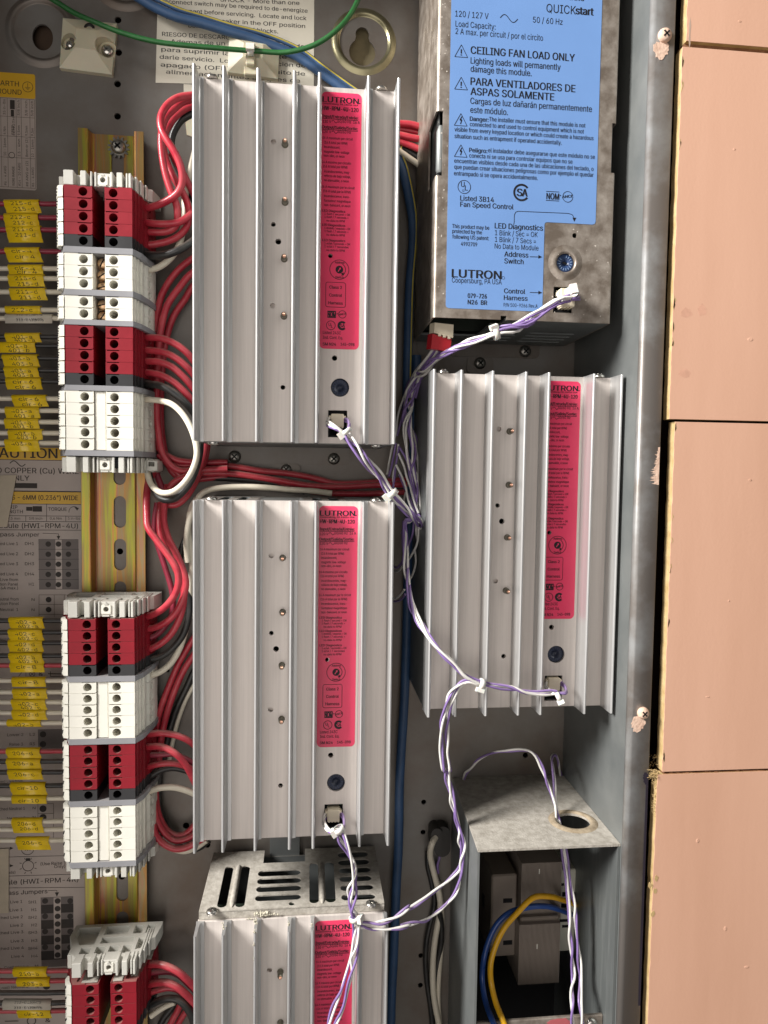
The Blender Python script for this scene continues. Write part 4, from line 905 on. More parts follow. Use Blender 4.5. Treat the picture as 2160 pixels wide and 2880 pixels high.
def clump(px, py, z_, n, s, sx=1.0, sy=1.0):
    c = at(px, py, z_)
    for _ in range(n):
        r = s * rs.uniform(.35, 1); q = (c.x + rs.gauss(0, 1) * s * 1.1 * sx, c.y + rs.gauss(0, 1) * s * .7 * sy, c.z + rs.gauss(0, .3) * s)
        b.lathe(q, (rs.gauss(0, 1), rs.gauss(0, 1), 1), [(r * .5, -r * .6), (r, 0), (r * .7, r * .6), (.05, r * .8)], 7)
for x, y, z_, n, s, sx, sy in ((480, 1348, 62.5, 10, .7, 1, 1), (530, 1350, 62.5, 40, .75, 2.6, .9), (590, 1353, 62.5, 12, .6, 2.4, .5), (430, 1383, 63, 14, .45, 3.5, .6), (470, 1400, 69, 16, .6, .7, 2.2), (462, 1470, 75.2, 10, .5, .6, 2), (460, 1560, 75.2, 8, .35, .5, 2.4), (690, 1420, 73, 12, .5, .7, 2), (262, 1430, 73, 12, .5, .7, 2.2), (845, 1420, 73, 9, .45, .7, 2), (455, 1650, 75.2, 5, .25, .5, 3), (455, 1900, 75.2, 3, .25, .5, 3), (1335, 1400, 73, 9, .4, .8, 2)):
    px, py = ZN.p(x, y); clump(px, py, z_, n, s, sx, sy)
part('dust_clump', b, M['grime'], m3)
# ================================================================== the blue-labelled fan module
fm = thing('fan_module', 'galvanized fan control module with a big blue printed label, top right', 'module', (163, -40, 0))
FZ = 72.0
b = B(); b.box(117.9, 209.1, -111.75, 122, 70.4, FZ, .0); fr = B()
# formed cover: front face plus rounded left and right returns
pf = [(117.6, 6)] + arc(119.2, 70.4, 1.6, 180, 90, 6) + arc(207.5, 70.4, 1.6, 90, 0, 6) + [(209.1, 6), (208.0, 6), (208.2, 70.0)] + arc(207.5, 70.4, .7, 0, 90, 4) + arc(119.2, 70.4, .7, 90, 180, 4) + [(118.5, 6)]
b = B(); b.prism(pf, -111.7, 122, 'xz', 0, True)
k = B()
p, q = at(1232, 317, 70), at(1232, 498, 70)
k.box(110, 120.9, q.y, p.y, 50, 80)
p2, q2 = at(1722, 352, 70), at(1722, 491, 70); k.box(206.6, 215, q2.y, p2.y, 50, 80)
for pt, r in (((ZJ.p(1105, 148)), 1.25),):
    c = at(*pt, FZ); k.cyl((c.x, c.y, 60), (0, 0, 1), r, 20, 18)
DJ = at(*ZJ.p(1043, 330), FZ); k.cyl((DJ.x, DJ.y, 60), (0, 0, 1), 4.6, 20, 26)
sa, sb = at(*ZJ.p(965, 488), FZ), at(*ZJ.p(1085, 665), FZ); k.box(sa.x, sb.x, sb.y, sa.y, 55, 80)
na, nb = at(*ZJ.p(612, 668), FZ), at(*ZJ.p(650, 700), FZ); k.box(na.x, nb.x, -113, nb.y + 1.2, 60, 80)
part('cover', cut(b, k), M['spangle'], fm)
b = B(); b.lathe((120.6, q.y + 2.5, 68.2), (0, 1, 0), [(1.6, 0), (2.3, 1.2), (2.3, (p.y - q.y) - 11), (1.2, (p.y - q.y) - 8)], 14); part('hinge_tab', b, M['galv'], fm)
b = B(); b.box(119.6, 120.4, q.y - 3, p.y + 3, 40, 66.0); part('inner_flange', b, M['galv'], fm); b = B(); b.box(207.0, 207.8, q2.y - 3, p2.y + 3, 40, 69.5); part('inner_flange', b, M['galv'], fm)
b = B(); b.lathe((DJ.x, DJ.y, FZ), (0, 0, 1), [(9.3, -.05), (8.2, .08), (6.9, .5), (5.7, .95), (4.95, .7), (4.6, -.6)], 40, cap=False); part('dial_collar', b, M['spangle'], fm)
b = B(); b.lathe((DJ.x, DJ.y, 66.5), (0, 0, 1), [(4.55, 0), (4.55, 4.8), (4.0, 5.1), (1.5, 4.8), (1.4, 3.6), (.01, 3.5)], 28); o = part('address_dial', b, mk('blue_dial', (0.02, 0.045, 0.12), .4), fm)
b = B()
for a in range(14):
    an = math.radians(80 - a * 23); u = Vector((math.cos(an), math.sin(an), 0)); line(b, DJ + u * 2.6 + Vector((0, 0, -.38)), DJ + u * 3.7 + Vector((0, 0, -.36)), .35)
part('dial_marks', b, mk('pale_dial_marks', (.22, .32, .5), .5), o)
b = B(); line(b, DJ + Vector((-1.3, .3, -.35)), DJ + Vector((.9, -.6, -.35)), 1.0); part('dial_slot', b, M['black'], o)
b = B(); b.box(sa.x + .1, sb.x - .1, sb.y + .1, sa.y - .1, 55, 56); b.box(sa.x + .1, sa.x + 1, sb.y + .1, sa.y - .1, 55, 71); b.box(sb.x - 1, sb.x - .1, sb.y + .1, sa.y - .1, 55, 71); b.box(sa.x + .1, sb.x - .1, sb.y + .1, sb.y + 1.4, 55, 71); part('connector_socket', b, M['black'], fm)
# underside: bent lip at right, louvred plate deeper in, dark opening at left
b = B(); b.prism([(nb.x - .4, 58), (nb.x - .4, 70.6), (208.0, 70.6), (208.0, 6), (150, 6), (150, 58)], -111.7, -110.6, 'xz')
k = B()
for r in range(4):
    for (x0, x1) in ((153, 171), (176, 202)): k.prism(slot(x0, x1, 16 + 8 * r, 19.6 + 8 * r), -115, -105, 'xz')
part('louvred_bottom', cut(b, k), M['galv'], fm)
b = B(); b.box(118.8, 150, -111.5, -110.4, 6, 26); part('bottom_flange', b, M['galv'], fm)
b = B(); b.box(119, 207.9, -108, 120, 20, 22); part('inner_wall', b, M['board'], fm)
# label
LP = [ZI.a(262, -60, FZ), ZI.a(255, 1659, FZ), ZJ.a(251, 622, FZ), ZJ.a(262, 634, FZ), ZJ.a(890, 654, FZ), ZJ.a(902, 66, FZ), ZJ.a(910, 62, FZ), ZJ.a(1240, 73, FZ), ZJ.a(1247, 66, FZ), ZI.a(1274, -60, FZ)]
xl = 123.9; xr = 199.4
xm = (LP[4].x + LP[5].x) / 2; yb = (LP[3].y + LP[4].y) / 2; ym = (LP[6].y + LP[7].y) / 2
b = B(); poly = [(xl, 70), (xl, yb + 1.5), (xl + .4, yb + .4), (xl + 1.5, yb), (xm, yb), (xm, ym - 1.2), (xm + .35, ym - .35), (xm + 1.2, ym), (xr - 1.5, ym), (xr - .4, ym + .4), (xr, ym + 1.5), (xr, 70)]
b.prism(poly, FZ + .05, FZ + .15); fl = part('label', b, M['blue'], fm)
t = B(); zz = FZ + .22
def il(s, x0, x1, y0, y1, cap, bold=0.0): text(t, s, ZI.a(x0, y0, zz), ZI.a(x1, y1, zz), cap / 2.37 / 5.77, bold, 0, True)
def jl(s, x0, x1, y0, y1, cap, bold=0.0): text(t, s, ZJ.a(x0, y0, zz), ZJ.a(x1, y1, zz), cap / 2.37 / 5.77, bold, 0, True)
il('Control Module', 780, 1168, -22, 2, 40, .02); il('QUICK', 916, 1112, 84, 93, 54); il('start', 1112, 1228, 96, 101, 50, .05)
il('120 / 127 V', 308, 530, 112, 124, 38); il('50 / 60 Hz', 826, 1024, 152, 163, 38); il('Load Capacity:', 310, 577, 180, 194, 38); il('2 A max. per circuit / por el circito', 310, 893, 228, 270, 38)
c = ZI.a(667, 123, zz); pline(t, [c + Vector((x - 4.4, 1.7 * math.sin(x * .72), 0)) for x in [i * .4 for i in range(23)]], .36)
il('CEILING FAN LOAD ONLY', 412, 1104, 362, 405, 48, .028); il('Lighting loads will permanently', 411, 1010, 428, 462, 40, .011); il('damage this module.', 411, 817, 482, 504, 40, .011)
il('PARA VENTILADORES DE', 411, 1108, 570, 610, 48, .028); il('ASPAS SOLAMENTE', 411, 967, 636, 666, 48, .028); il('Cargas de luz da\u00f1ar\u00e1n permanentemente', 409, 1219, 696, 742, 40, .011); il('este m\u00f3dulo.', 409, 659, 752, 766, 40, .011)
il('Danger:', 406, 530, 806, 811, 28, .03); il('The installer must ensure that this module is not', 534, 1176, 812, 846, 28, .012); il('connected to and used to control equipment which is not', 406, 1166, 845, 886, 28, .012)
il('visible from every keypad location or which could create a hazardous', 304, 1230, 880, 930, 28, .012); il('situation such as entrapment if operated accidentally.', 304, 1018, 923, 962, 28, .012)
il('Peligro:', 402, 522, 1014, 1020, 28, .03); il('el instalador debe asegurarse que este m\u00f3dulo no se', 528, 1239, 1020, 1055, 28, .012); il('conecta ni se usa para controlar equipos que no se', 402, 1090, 1053, 1088, 28, .012)
il('encuentran visibles desde cada una de las ubicaciones del teclado, o', 302, 1230, 1090, 1134, 28, .012); il('que puedan crear situaciones peligrosas como por ejemplo el quedar', 302, 1230, 1130, 1174, 28, .012); il('entrampado si se opera accidentalmente.', 300, 858, 1172, 1196, 28, .012)
for (x, y) in ((349, 342), (348, 558), (346, 800), (346, 1008)):
    c = ZI.a(x, y, zz); e = 6.4 / 2; p3 = [c + Vector((0, 3.1, 0)), c + Vector((-e, -2.7, 0)), c + Vector((e, -2.7, 0))]
    pline(t, p3 + [p3[0]], .28)
    if y < 700: text(t, '!', c + Vector((-.28, -1.9, 0)), c + Vector((.28, -1.9, 0)), 2.9, .03)
    else: pline(t, [c + Vector((.5, 1.7, 0)), c + Vector((-.45, -.1, 0)), c + Vector((.5, .2, 0)), c + Vector((-.1, -1.9, 0))], .5)
c = ZI.a(369, 1246, zz); ring(t, c, 3.15, .3); text(t, 'U', c + Vector((-1.6, .0, 0)), c + Vector((.05, 0, 0)), 2.4, .01); text(t, 'L', c + Vector((.3, -1.6, 0)), c + Vector((1.7, -1.6, 0)), 2.4, .01); ring(t, c + Vector((-.5, -1.8, 0)), .45, .15)
c = ZI.a(751, 1283, zz); ring(t, c, 3.75, 1.0, 38, 322); text(t, 'S', c + Vector((-2.3, -1.8, 0)), c + Vector((.3, -1.8, 0)), 3.6, .06); text(t, 'A', c + Vector((.4, -1.8, 0)), c + Vector((2.9, -1.8, 0)), 3.6, .06)
p, q = ZI.a(915, 1275, zz), ZI.a(1001, 1340, zz); line(t, (p.x, p.y, zz), (q.x, p.y, zz), .3); line(t, (p.x, q.y, zz), (q.x, q.y, zz), .3); il('NOM', 917, 1000, 1328, 1332, 42, .03); disc(t, ZI.a(1010, 1303, zz), .3)
c = ZI.a(1059, 1312, zz); ring(t, c, 2.6, .28, 10, 170); ring(t, c, 2.6, .28, 190, 350); text(t, 'ANCE', c + Vector((-2.9, -.8, 0)), c + Vector((2.8, -.1, 0)), 1.3, .06)
il('Listed 3B14', 342, 566, 1338, 1346, 33, .022); il('Fan Speed Control', 342, 696, 1378, 1395, 33, .022); il('This product may be', 288, 535, 1520, 1530, 26, .011); il('protected by the', 289, 486, 1553, 1561, 26, .011); il('following US patent:', 289, 532, 1590, 1600, 26, .011); il('4992709', 347, 454, 1638, 1642, 26, .011)
jl('LED Diagnostics', 572, 892, 101, 114, 36, .026); jl('1 Blink / Sec = OK', 573, 858, 147, 157, 34); jl('1 Blink / 7 Secs =', 573, 846, 192, 200, 34); jl('No Data to Module', 571, 863, 235, 247, 34)
jl('Address', 636, 795, 288, 294, 34, .024); jl('Switch', 636, 763, 333, 339, 34, .024); jl('Control', 634, 774, 532, 537, 32, .024); jl('Harness', 633, 790, 577, 583, 32, .024); jl('P/N 500-9266 Rev.A', 631, 857, 622, 629, 24, .004)
jl('LUTRON', 287, 615, 427, 437, 54, .045); ring(t, ZJ.a(629, 430, zz), .7, .15); jl('Coopersburg, PA USA', 286, 618, 462, 473, 34); jl('079-726', 392, 518, 563, 568, 30, .03); jl('N26  BR', 392, 520, 605, 611, 30, .03)
for y in (289, 527):
    p, q = ZJ.a(806, y, zz), ZJ.a(870, y + 2, zz); line(t, p, q, .3); e = ZJ.a(889, y + 2, zz); t.add([e, e + Vector((-2, .9, 0)), e + Vector((-2, -.9, 0))], [(0, 1, 2)])
pts = [ZI.a(701, 1490, zz), ZI.a(703, 1432, zz), ZI.a(711, 1414, zz), ZI.a(728, 1408, zz), ZI.a(1060, 1422, zz), ZI.a(1088, 1430, zz), ZI.a(1100, 1450, zz)]; pline(t, pts, .28)
e = ZI.a(1102, 1478, zz); t.add([e, e + Vector((-1, 2, 0)), e + Vector((1, 2, 0))], [(0, 2, 1)])
part('lettering', t, M['ink'], fl)
b = B(); rs = random.Random(5)
for _ in range(70):
    if rs.random() < .6: x, y = rs.uniform(118.5, 123.4), rs.uniform(-110, 40)
    else: x, y = rs.uniform(176, 208), rs.uniform(-110, -64)
    r = rs.uniform(.12, .4); b.prism([(x + r * math.cos(a) * rs.uniform(.5, 1.4), y + r * math.sin(a) * rs.uniform(.5, 1.4)) for a in (0, 1, 2, 3, 4, 5)], FZ, FZ + .06)
part('plaster_specks', b, mk('plaster_specks', (.55, .5, .44), .9), fm)
# ================================================================== low voltage compartment at the bottom right
lv = thing('barrier_box', 'dusty sheet steel barrier box at lower right with a round hole in its top', 'box', (180, -450, 0))
YS_ = -376.6
b = B(); b.prism([(147.2, .3), (217.2, .3), (217.2, 85.2), (143.0, 85.2)], YS_ - 1.2, YS_, 'xz')
hc = aty(*ZQ.p(1118, 545), YS_); k = B(); k.cyl((hc.x, YS_ - 6, hc.z), (0, 1, 0), 9.0, 12, 30)
part('top_shelf', cut(b, k), M['duststeel'], lv)
b = B(); b.lathe((hc.x, YS_, hc.z), (0, 1, 0), [(13.2, .02), (12, .7), (10.5, 1.0), (9.1, .6), (9.0, -1.0)], 36, cap=False); part('hole_grommet', b, mk('brown_dusty_grommet', (.22, .17, .11), .9, 0, scale=300, c2=(.38, .31, .22), bump=.4), lv)
b = B(); b.prism([(147.2, .3), (148.3, .3), (144.1, 84.6), (143.0, 84.6)], -620, YS_ - 1.25, 'xz'); part('left_wall', b, M['galv'], lv)
b = B(); b.prism([(216.0, .3), (217.2, .3), (217.2, 85.0), (216.0, 85.0)], -620, YS_ - 1.25, 'xz'); part('right_wall', b, M['scratched'], lv)
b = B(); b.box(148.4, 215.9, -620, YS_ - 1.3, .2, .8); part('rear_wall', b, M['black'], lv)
def zbox(name, x0, y0, x1, y1, zf, zb, mat, lb, cat, extra=None):
    p, q = ZQ.a(x0, y0, zf), ZQ.a(x1, y1, zf)
    t_ = thing(name, lb, cat, ((p.x + q.x) / 2, (p.y + q.y) / 2, zb)); b = B(); b.box(p.x, q.x, q.y, p.y, zb, zf, .8); part('case', b, mat, t_); return t_, p, q
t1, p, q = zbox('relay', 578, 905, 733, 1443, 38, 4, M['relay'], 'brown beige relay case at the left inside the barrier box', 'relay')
for y in (1073, 1353):
    a, c = ZQ.a(652, y - 13, 38), ZQ.a(712, y + 13, 38); b = B(); b.box(a.x, c.x, c.y, a.y, 37.6, 38.15); part('clip_window', b, M['black'], t1)
b = B(); c = ZQ.a(520, 1075, 20); b.box(p.x - .12, p.x + .1, c.y - 4, c.y + 4, 18, 22); part('marking', b, M['ink'], t1)
t2 = thing('contactor', 'ribbed beige contactor standing in the middle of the barrier box', 'contactor', (180, -440, 0))
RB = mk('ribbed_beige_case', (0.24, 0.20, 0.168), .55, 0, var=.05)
def ribbed(x0, y0, x1, y1, zf, zb):
    p, q = ZQ.a(x0, y0, zf), ZQ.a(x1, y1, zf); n = 34; w_ = (q.x - p.x) / n; pr = [(p.x, zb)]
    for i in range(n): pr += [(p.x + i * w_, zf), (p.x + (i + .55) * w_, zf), (p.x + (i + .55) * w_, zf - .6), (p.x + (i + 1) * w_, zf - .6)]
    pr += [(q.x, zb)]; b = B(); b.prism(pr, q.y, p.y, 'xz'); return b
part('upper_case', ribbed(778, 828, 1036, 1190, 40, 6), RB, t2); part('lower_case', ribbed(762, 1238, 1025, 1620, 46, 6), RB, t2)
p, q = ZQ.a(766, 1186, 42), ZQ.a(1028, 1240, 44); b = B(); b.box(p.x, q.x, q.y - .2, p.y + .3, 6, 43, .6); part('waist', b, M['relay'], t2)
b = B()
for x, y in ((893, 880), (878, 1380)): 
    c = ZQ.a(x, y, 40.2 if y < 1000 else 46.2); b.box(c.x - .3, c.x + .3, c.y - 1.4, c.y + 1.4, c.z - .4, c.z + .15, .1)
part('white_chip', b, M['wht'], t2)
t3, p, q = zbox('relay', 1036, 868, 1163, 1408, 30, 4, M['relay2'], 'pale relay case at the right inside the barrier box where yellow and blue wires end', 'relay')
for (x, y, wx, wy) in ((1045, 965, 24, 14), (1065, 1030, 40, 26), (1125, 1030, 16, 26), (1060, 1105, 40, 22), (1060, 1205, 60, 12), (1070, 1243, 50, 12)):
    a, c = ZQ.a(x - wx / 2, y - wy / 2, 30), ZQ.a(x + wx / 2, y + wy / 2, 30); b = B(); b.box(a.x, c.x, c.y, a.y, 29.5, 30.5, .1); part('terminal_opening', b, M['black'], t3)
# label plate peeping in at the very bottom
ZB2 = Z(1500, 2780, 4.608)
t4 = thing('metal_cover', 'galvanized cover with red printing at the bottom edge of the barrier box', 'cover', (170, -530, 60))
p, q = at(1325, 2878, 70), at(1694, 2852, 70)
yy = ZB2.a(400, 375, 74).y; b = B(); b.box(147, ZB2.a(905, 330, 74).x, yy - 60, yy, 72, 74, .4); part('plate', b, M['spangle'], t4)
b = B(); c = ZB2.a(330, 430, 74); b.join(blob((c.x, c.y - 1), 6, 3, 74, .08, .2)); part('red_print', b, mk('faded_red_print', (.42, .10, .11), .5), t4)
c = ZB2.a(755, 465, 75); cross_screw((c.x, c.y, 74), 3.2, 2.2, M['screw'], M['dkscrew'], t4)
# ================================================================== wires on the right of the terminals
def wire(name, label, pts, r, mat, cat='wire', group=None, k=7, n=12):
    b = B(); b.tube(spline(pts, k), r, n); return solo(name, b, M[mat] if isinstance(mat, str) else mat, label, cat, group)
G1 = 'wires looping between terminals and modules'
def rw(zm, label, pts, mat='wred', r=1.9, name='red_wire', z0=20.5, z1=20, zmid=None):
    n = len(pts); out = []
    for i, q in enumerate(pts):
        if len(q) > 2: z_ = q[2]
        else:
            f = i / (n - 1); z_ = z0 + (z1 - z0) * f
            if zmid is not None: z_ += (zmid - (z0 + z1) / 2) * math.sin(math.pi * f)
        out.append(zm.a(q[0], q[1], z_))
    return wire(name, label, out, r, mat, 'wire', G1)
rw(ZX, 'outermost red wire of the upper loop, curving down into the top red terminal', [(-10, 1355), (45, 1350), (180, 1312), (300, 1255), (400, 1175), (448, 1075), (450, 950), (415, 820), (345, 680), (268, 560), (222, 470), (205, 380), (222, 280), (300, 165), (420, 95), (565, 72), (680, 60)], z1=24, zmid=34)
rw(ZX, 'red wire of the upper loop passing behind the outermost one into the second red terminal', [(-10, 1512), (50, 1512), (200, 1527), (400, 1512), (500, 1460), (580, 1380), (640, 1290)], zmid=26)
rw(ZX, 'inner red wire of the upper loop running down the left to the third red terminal', [(-10, 1622), (50, 1620), (250, 1618), (340, 1585), (392, 1520), (400, 1430), (385, 1310), (325, 1160), (262, 960), (228, 770), (214, 620), (222, 470), (265, 330), (370, 215), (455, 150), (565, 118), (680, 100)], z0=20.5, z1=19, zmid=25)
rw(ZX, 'red wire of the upper loop crossing diagonally to the fourth red terminal', [(-10, 1772), (45, 1768), (180, 1750), (300, 1720), (430, 1650), (510, 1540), (525, 1380), (490, 1240), (420, 1110), (345, 980), (270, 800), (240, 640), (260, 500), (330, 370), (440, 255), (565, 190), (680, 160)], z0=20.5, z1=14, zmid=19)
rw(ZX, 'short bright red wire glimpsed slanting behind the upper loop to the module', [(330, 730), (400, 850), (470, 970), (530, 1090), (600, 1220), (640, 1300)], z0=15, z1=13)
rw(ZX, 'black wire from the upper black terminal passing behind the upper left module', [(-10, 1880), (60, 1882), (250, 1880), (400, 1830), (500, 1775), (580, 1715), (680, 1640)], 'wblk', 2.0, 'black_wire', zmid=30)
rw(ZX, 'black wire arching behind the red loops at the top left of the upper module', [(680, 230), (565, 282), (450, 350), (375, 450), (335, 560), (335, 680), (370, 820), (430, 950), (520, 1150), (640, 1350)], 'wblk', 1.9, 'black_wire', 12, 9)
rw(ZX, 'white wire leaving the topmost open white terminal and passing under the black wire', [(-20, 2055), (45, 2050), (150, 2032), (260, 1970), (350, 1880), (420, 1760), (465, 1560), (485, 1380), (480, 1280), (520, 1050), (575, 800), (640, 560)], 'wwht', 1.75, 'white_wire', 20.5, 10)
for i, (lb, pts, zz_) in enumerate((('left dark red riser wire curving from the upper module down behind the upper terminals', [(700, 690), (600, 700), (540, 728), (492, 770), (456, 828), (440, 900), (435, 1000), (434, 1100), (437, 1200), (448, 1262), (492, 1292), (548, 1300), (640, 1300)], 10),
        ('middle dark red riser wire curving down behind the upper terminals', [(700, 735), (600, 742), (540, 768), (505, 808), (470, 860), (452, 930), (444, 1010), (441, 1110), (445, 1205), (462, 1285), (502, 1322), (548, 1322), (640, 1318)], 14),
        ('right dark red riser wire curving down behind the upper terminals', [(700, 780), (600, 786), (548, 800), (520, 842), (488, 890), (466, 960), (456, 1040), (452, 1130), (456, 1230), (480, 1320), (520, 1352), (570, 1346), (640, 1340)], 6))):
    wire('red_wire', lb, [at(x, y, zz_) for x, y in pts], 1.9, 'wred', 'wire', G1)
R4 = [('topmost', [(1180, 145), (1225, 146), (1350, 155), (1470, 205), (1560, 275), (1620, 350), (1720, 480)]), ('second', [(1180, 252), (1225, 253), (1350, 266), (1450, 308), (1550, 385), (1620, 465), (1720, 600)]),
      ('third', [(1180, 343), (1225, 344), (1330, 350), (1430, 390), (1540, 485), (1620, 585), (1720, 720)]), ('lowest', [(1180, 438), (1230, 438), (1330, 456), (1440, 512), (1550, 612), (1620, 700), (1720, 840)])]
for nm, pts in R4: rw(ZC, nm + ' of four red wires arching from the second red terminal run to the upper module', pts, zmid=28)
rw(ZC, 'dusty black wire arching below the four red wires of the upper stack', [(1190, 533), (1240, 534), (1340, 550), (1450, 610), (1550, 695), (1625, 790), (1700, 920)], 'wblk', 2.0, 'black_wire', zmid=32)
rw(ZC, 'white wire making a wide round loop below the upper terminal stack', [(1180, 662), (1225, 664), (1330, 672), (1430, 702), (1520, 782), (1590, 900), (1632, 1030), (1640, 1125), (1610, 1235), (1540, 1350), (1445, 1428), (1350, 1440), (1275, 1390), (1235, 1305), (1225, 1200), (1230, 1100)], 'wwht', 1.6, 'white_wire', 20.5, 12, 46)
ow = rw(ZV, 'black wire with white printed letters curving beside the white loop', [(745, 950), (722, 1080), (715, 1200), (685, 1350), (625, 1520), (535, 1660), (410, 1775), (285, 1795), (195, 1745), (125, 1620), (85, 1480), (70, 1380)], 'wblk', 1.95, 'black_wire', 38, 16, 36)
# printed letters along the black wire
b = B(); sp = spline([ZV.a(x, y, 38 + (16 - 38) * f + 2) for (x, y), f in zip([(722, 1080), (715, 1200), (685, 1350), (625, 1520), (535, 1660), (410, 1775)], (.1, .2, .3, .4, .5, .6))], 10)
sp = sp[::-1]; s_acc = [0]
for i in range(1, len(sp)): s_acc.append(s_acc[-1] + (sp[i] - sp[i - 1]).length)
word = 'AWG MOISTURE-RESISTANT-II'; pos = s_acc[-1] * .06
for ch in word:
    if ch != ' ':
        i = max(j for j in range(len(s_acc)) if s_acc[j] <= pos); i = min(i, len(sp) - 2); d = (sp[i + 1] - sp[i]).normalized(); p = sp[i] + d * (pos - s_acc[i])
        cm = (CAM - p).normalized(); up = cm.cross(d).normalized(); base = p + cm * 2.02 - up * .75
        vs, fs = glyphs(ch, .0)
        if vs:
            x0 = min(v[0] for v in vs); b.add([base + d * ((v[0] - x0) * 2.0) + up * (v[1] * 2.0) + cm * (-.12 * abs(v[1] * 2 - .75)) for v in vs], fs)
    pos += 1.85
OFF[ow.name] = OFF[ow.name]; part('lettering', b, mk('grey_wire_print', (.45, .44, .42), .5), ow)
for nm, pts, z_ in (('outer', [(900, 860), (830, 1000), (790, 1240), (740, 1400), (650, 1590), (560, 1740), (430, 1850), (300, 1860)], 14), ('inner', [(880, 860), (800, 1050), (760, 1250), (700, 1420), (600, 1620), (480, 1760), (350, 1815)], 19)):
    wire('red_wire', nm + ' dark red wire behind the printed black wire under the upper module', [ZV.a(x, y, z_) for x, y in pts], 1.9, 'wred', 'wire', G1)
for nm, pts, z_, mt in (('upper', [(215, 1150), (260, 1270), (350, 1345), (480, 1370), (600, 1360), (760, 1340)], 9, 'wred'), ('orange-red middle', [(200, 1230), (290, 1320), (380, 1400), (480, 1500), (560, 1560)], 12, 'wred'), ('short lower', [(170, 1440), (210, 1560), (270, 1680), (330, 1760)], 11, 'wdred'), ('curled', [(330, 1650), (380, 1590), (450, 1540), (560, 1490), (650, 1400)], 16, 'wred')):
    wire('red_wire', nm + ' red wire tangled inside the white loop', [ZV.a(x, y, z_) for x, y in pts], 1.8, mt, 'wire', G1)
# bundle crossing between the two upper modules
for lb, mt, nm, r, z_, pts in (('upper red wire running level in the gap between the two left modules', 'wred', 'red_wire', 1.9, 7, [(-60, 1280), (60, 1265), (150, 1262), (300, 1258), (500, 1288), (700, 1308), (850, 1335), (1000, 1372), (1150, 1372), (1330, 1360), (1480, 1350)]),
        ('middle red wire running level in the gap between the two left modules', 'wred', 'red_wire', 1.9, 10, [(-60, 1310), (60, 1308), (200, 1305), (350, 1312), (600, 1350), (850, 1390), (1050, 1395), (1250, 1385), (1480, 1378)]),
        ('lower red wire running just above the middle left module', 'wred', 'red_wire', 1.9, 6, [(500, 1340), (620, 1372), (750, 1403), (900, 1432), (1150, 1442), (1340, 1436), (1480, 1430)]),
        ('black wire running under the red wires between the two left modules', 'wblk', 'black_wire', 1.8, 6, [(-60, 1340), (60, 1335), (250, 1338), (450, 1352), (600, 1376), (720, 1400), (800, 1430)]),
        ('white wire lying along the top of the middle left module', 'wwht', 'white_wire', 1.7, 14, [(20, 1900), (10, 1750), (30, 1620), (62, 1530), (95, 1460), (150, 1420), (250, 1402), (400, 1396), (550, 1402), (700, 1416), (860, 1424), (980, 1440)])):
    wire(nm, lb, [ZL.a(x, y, z_) for x, y in pts], r, mt, 'wire', G1)
rw(ZD, 'white wire hanging beside the top left corner of the middle module', [(1640, 300), (1600, 370), (1575, 480), (1572, 600), (1590, 740), (1600, 880), (1585, 1050), (1590, 1200), (1640, 1320)], 'wwht', 1.7, 'white_wire', 12, 12)
# middle stack, upper reds
rw(ZD, 'front red wire swinging down to the topmost red terminal of the middle stack', [(1290, 60), (1240, 160), (1222, 280), (1222, 430), (1232, 540), (1300, 640), (1390, 760), (1468, 880), (1488, 980), (1458, 1100), (1370, 1210), (1290, 1262), (1225, 1285), (1180, 1290)], z0=14, z1=20.5, zmid=34)
rw(ZD, 'long red wire swinging down to the second red terminal of the middle stack', [(1400, 190), (1372, 340), (1364, 480), (1398, 620), (1470, 765), (1525, 900), (1548, 1000), (1535, 1100), (1480, 1230), (1400, 1320), (1310, 1370), (1225, 1390), (1180, 1392)], z0=14, z1=20.5, zmid=27)
rw(ZE, 'thin magenta red wire behind the others, reaching the middle stack third terminal', [(1310, -700), (1290, -560), (1290, -430), (1330, -300), (1380, -150), (1420, -20), (1440, 90), (1430, 230), (1360, 350), (1290, 410), (1225, 432), (1180, 436)], 'wdred', 1.6, z0=10, z1=20.5)
rw(ZE, 'rearmost red wire of the middle loop reaching the fourth red terminal', [(1340, -700), (1330, -560), (1340, -430), (1400, -280), (1470, -140), (1530, 20), (1528, 140), (1490, 280), (1420, 400), (1330, 480), (1235, 522), (1180, 526)], z0=11, z1=20.5, zmid=22)
rw(ZE, 'black wire curving down to the black terminal of the middle stack', [(1555, -420), (1500, -260), (1500, -120), (1545, 0), (1580, 120), (1570, 260), (1520, 410), (1420, 530), (1330, 588), (1240, 608), (1180, 612)], 'wblk', 1.9, 'black_wire', z0=8, z1=20.5)
rw(ZE, 'white wire rising from the upper covered white run of the middle stack', [(1180, 752), (1240, 742), (1330, 712), (1420, 640), (1490, 530), (1540, 380), (1580, 200), (1620, 60)], 'wwht', 1.8, 'white_wire', z0=20.5, z1=9)
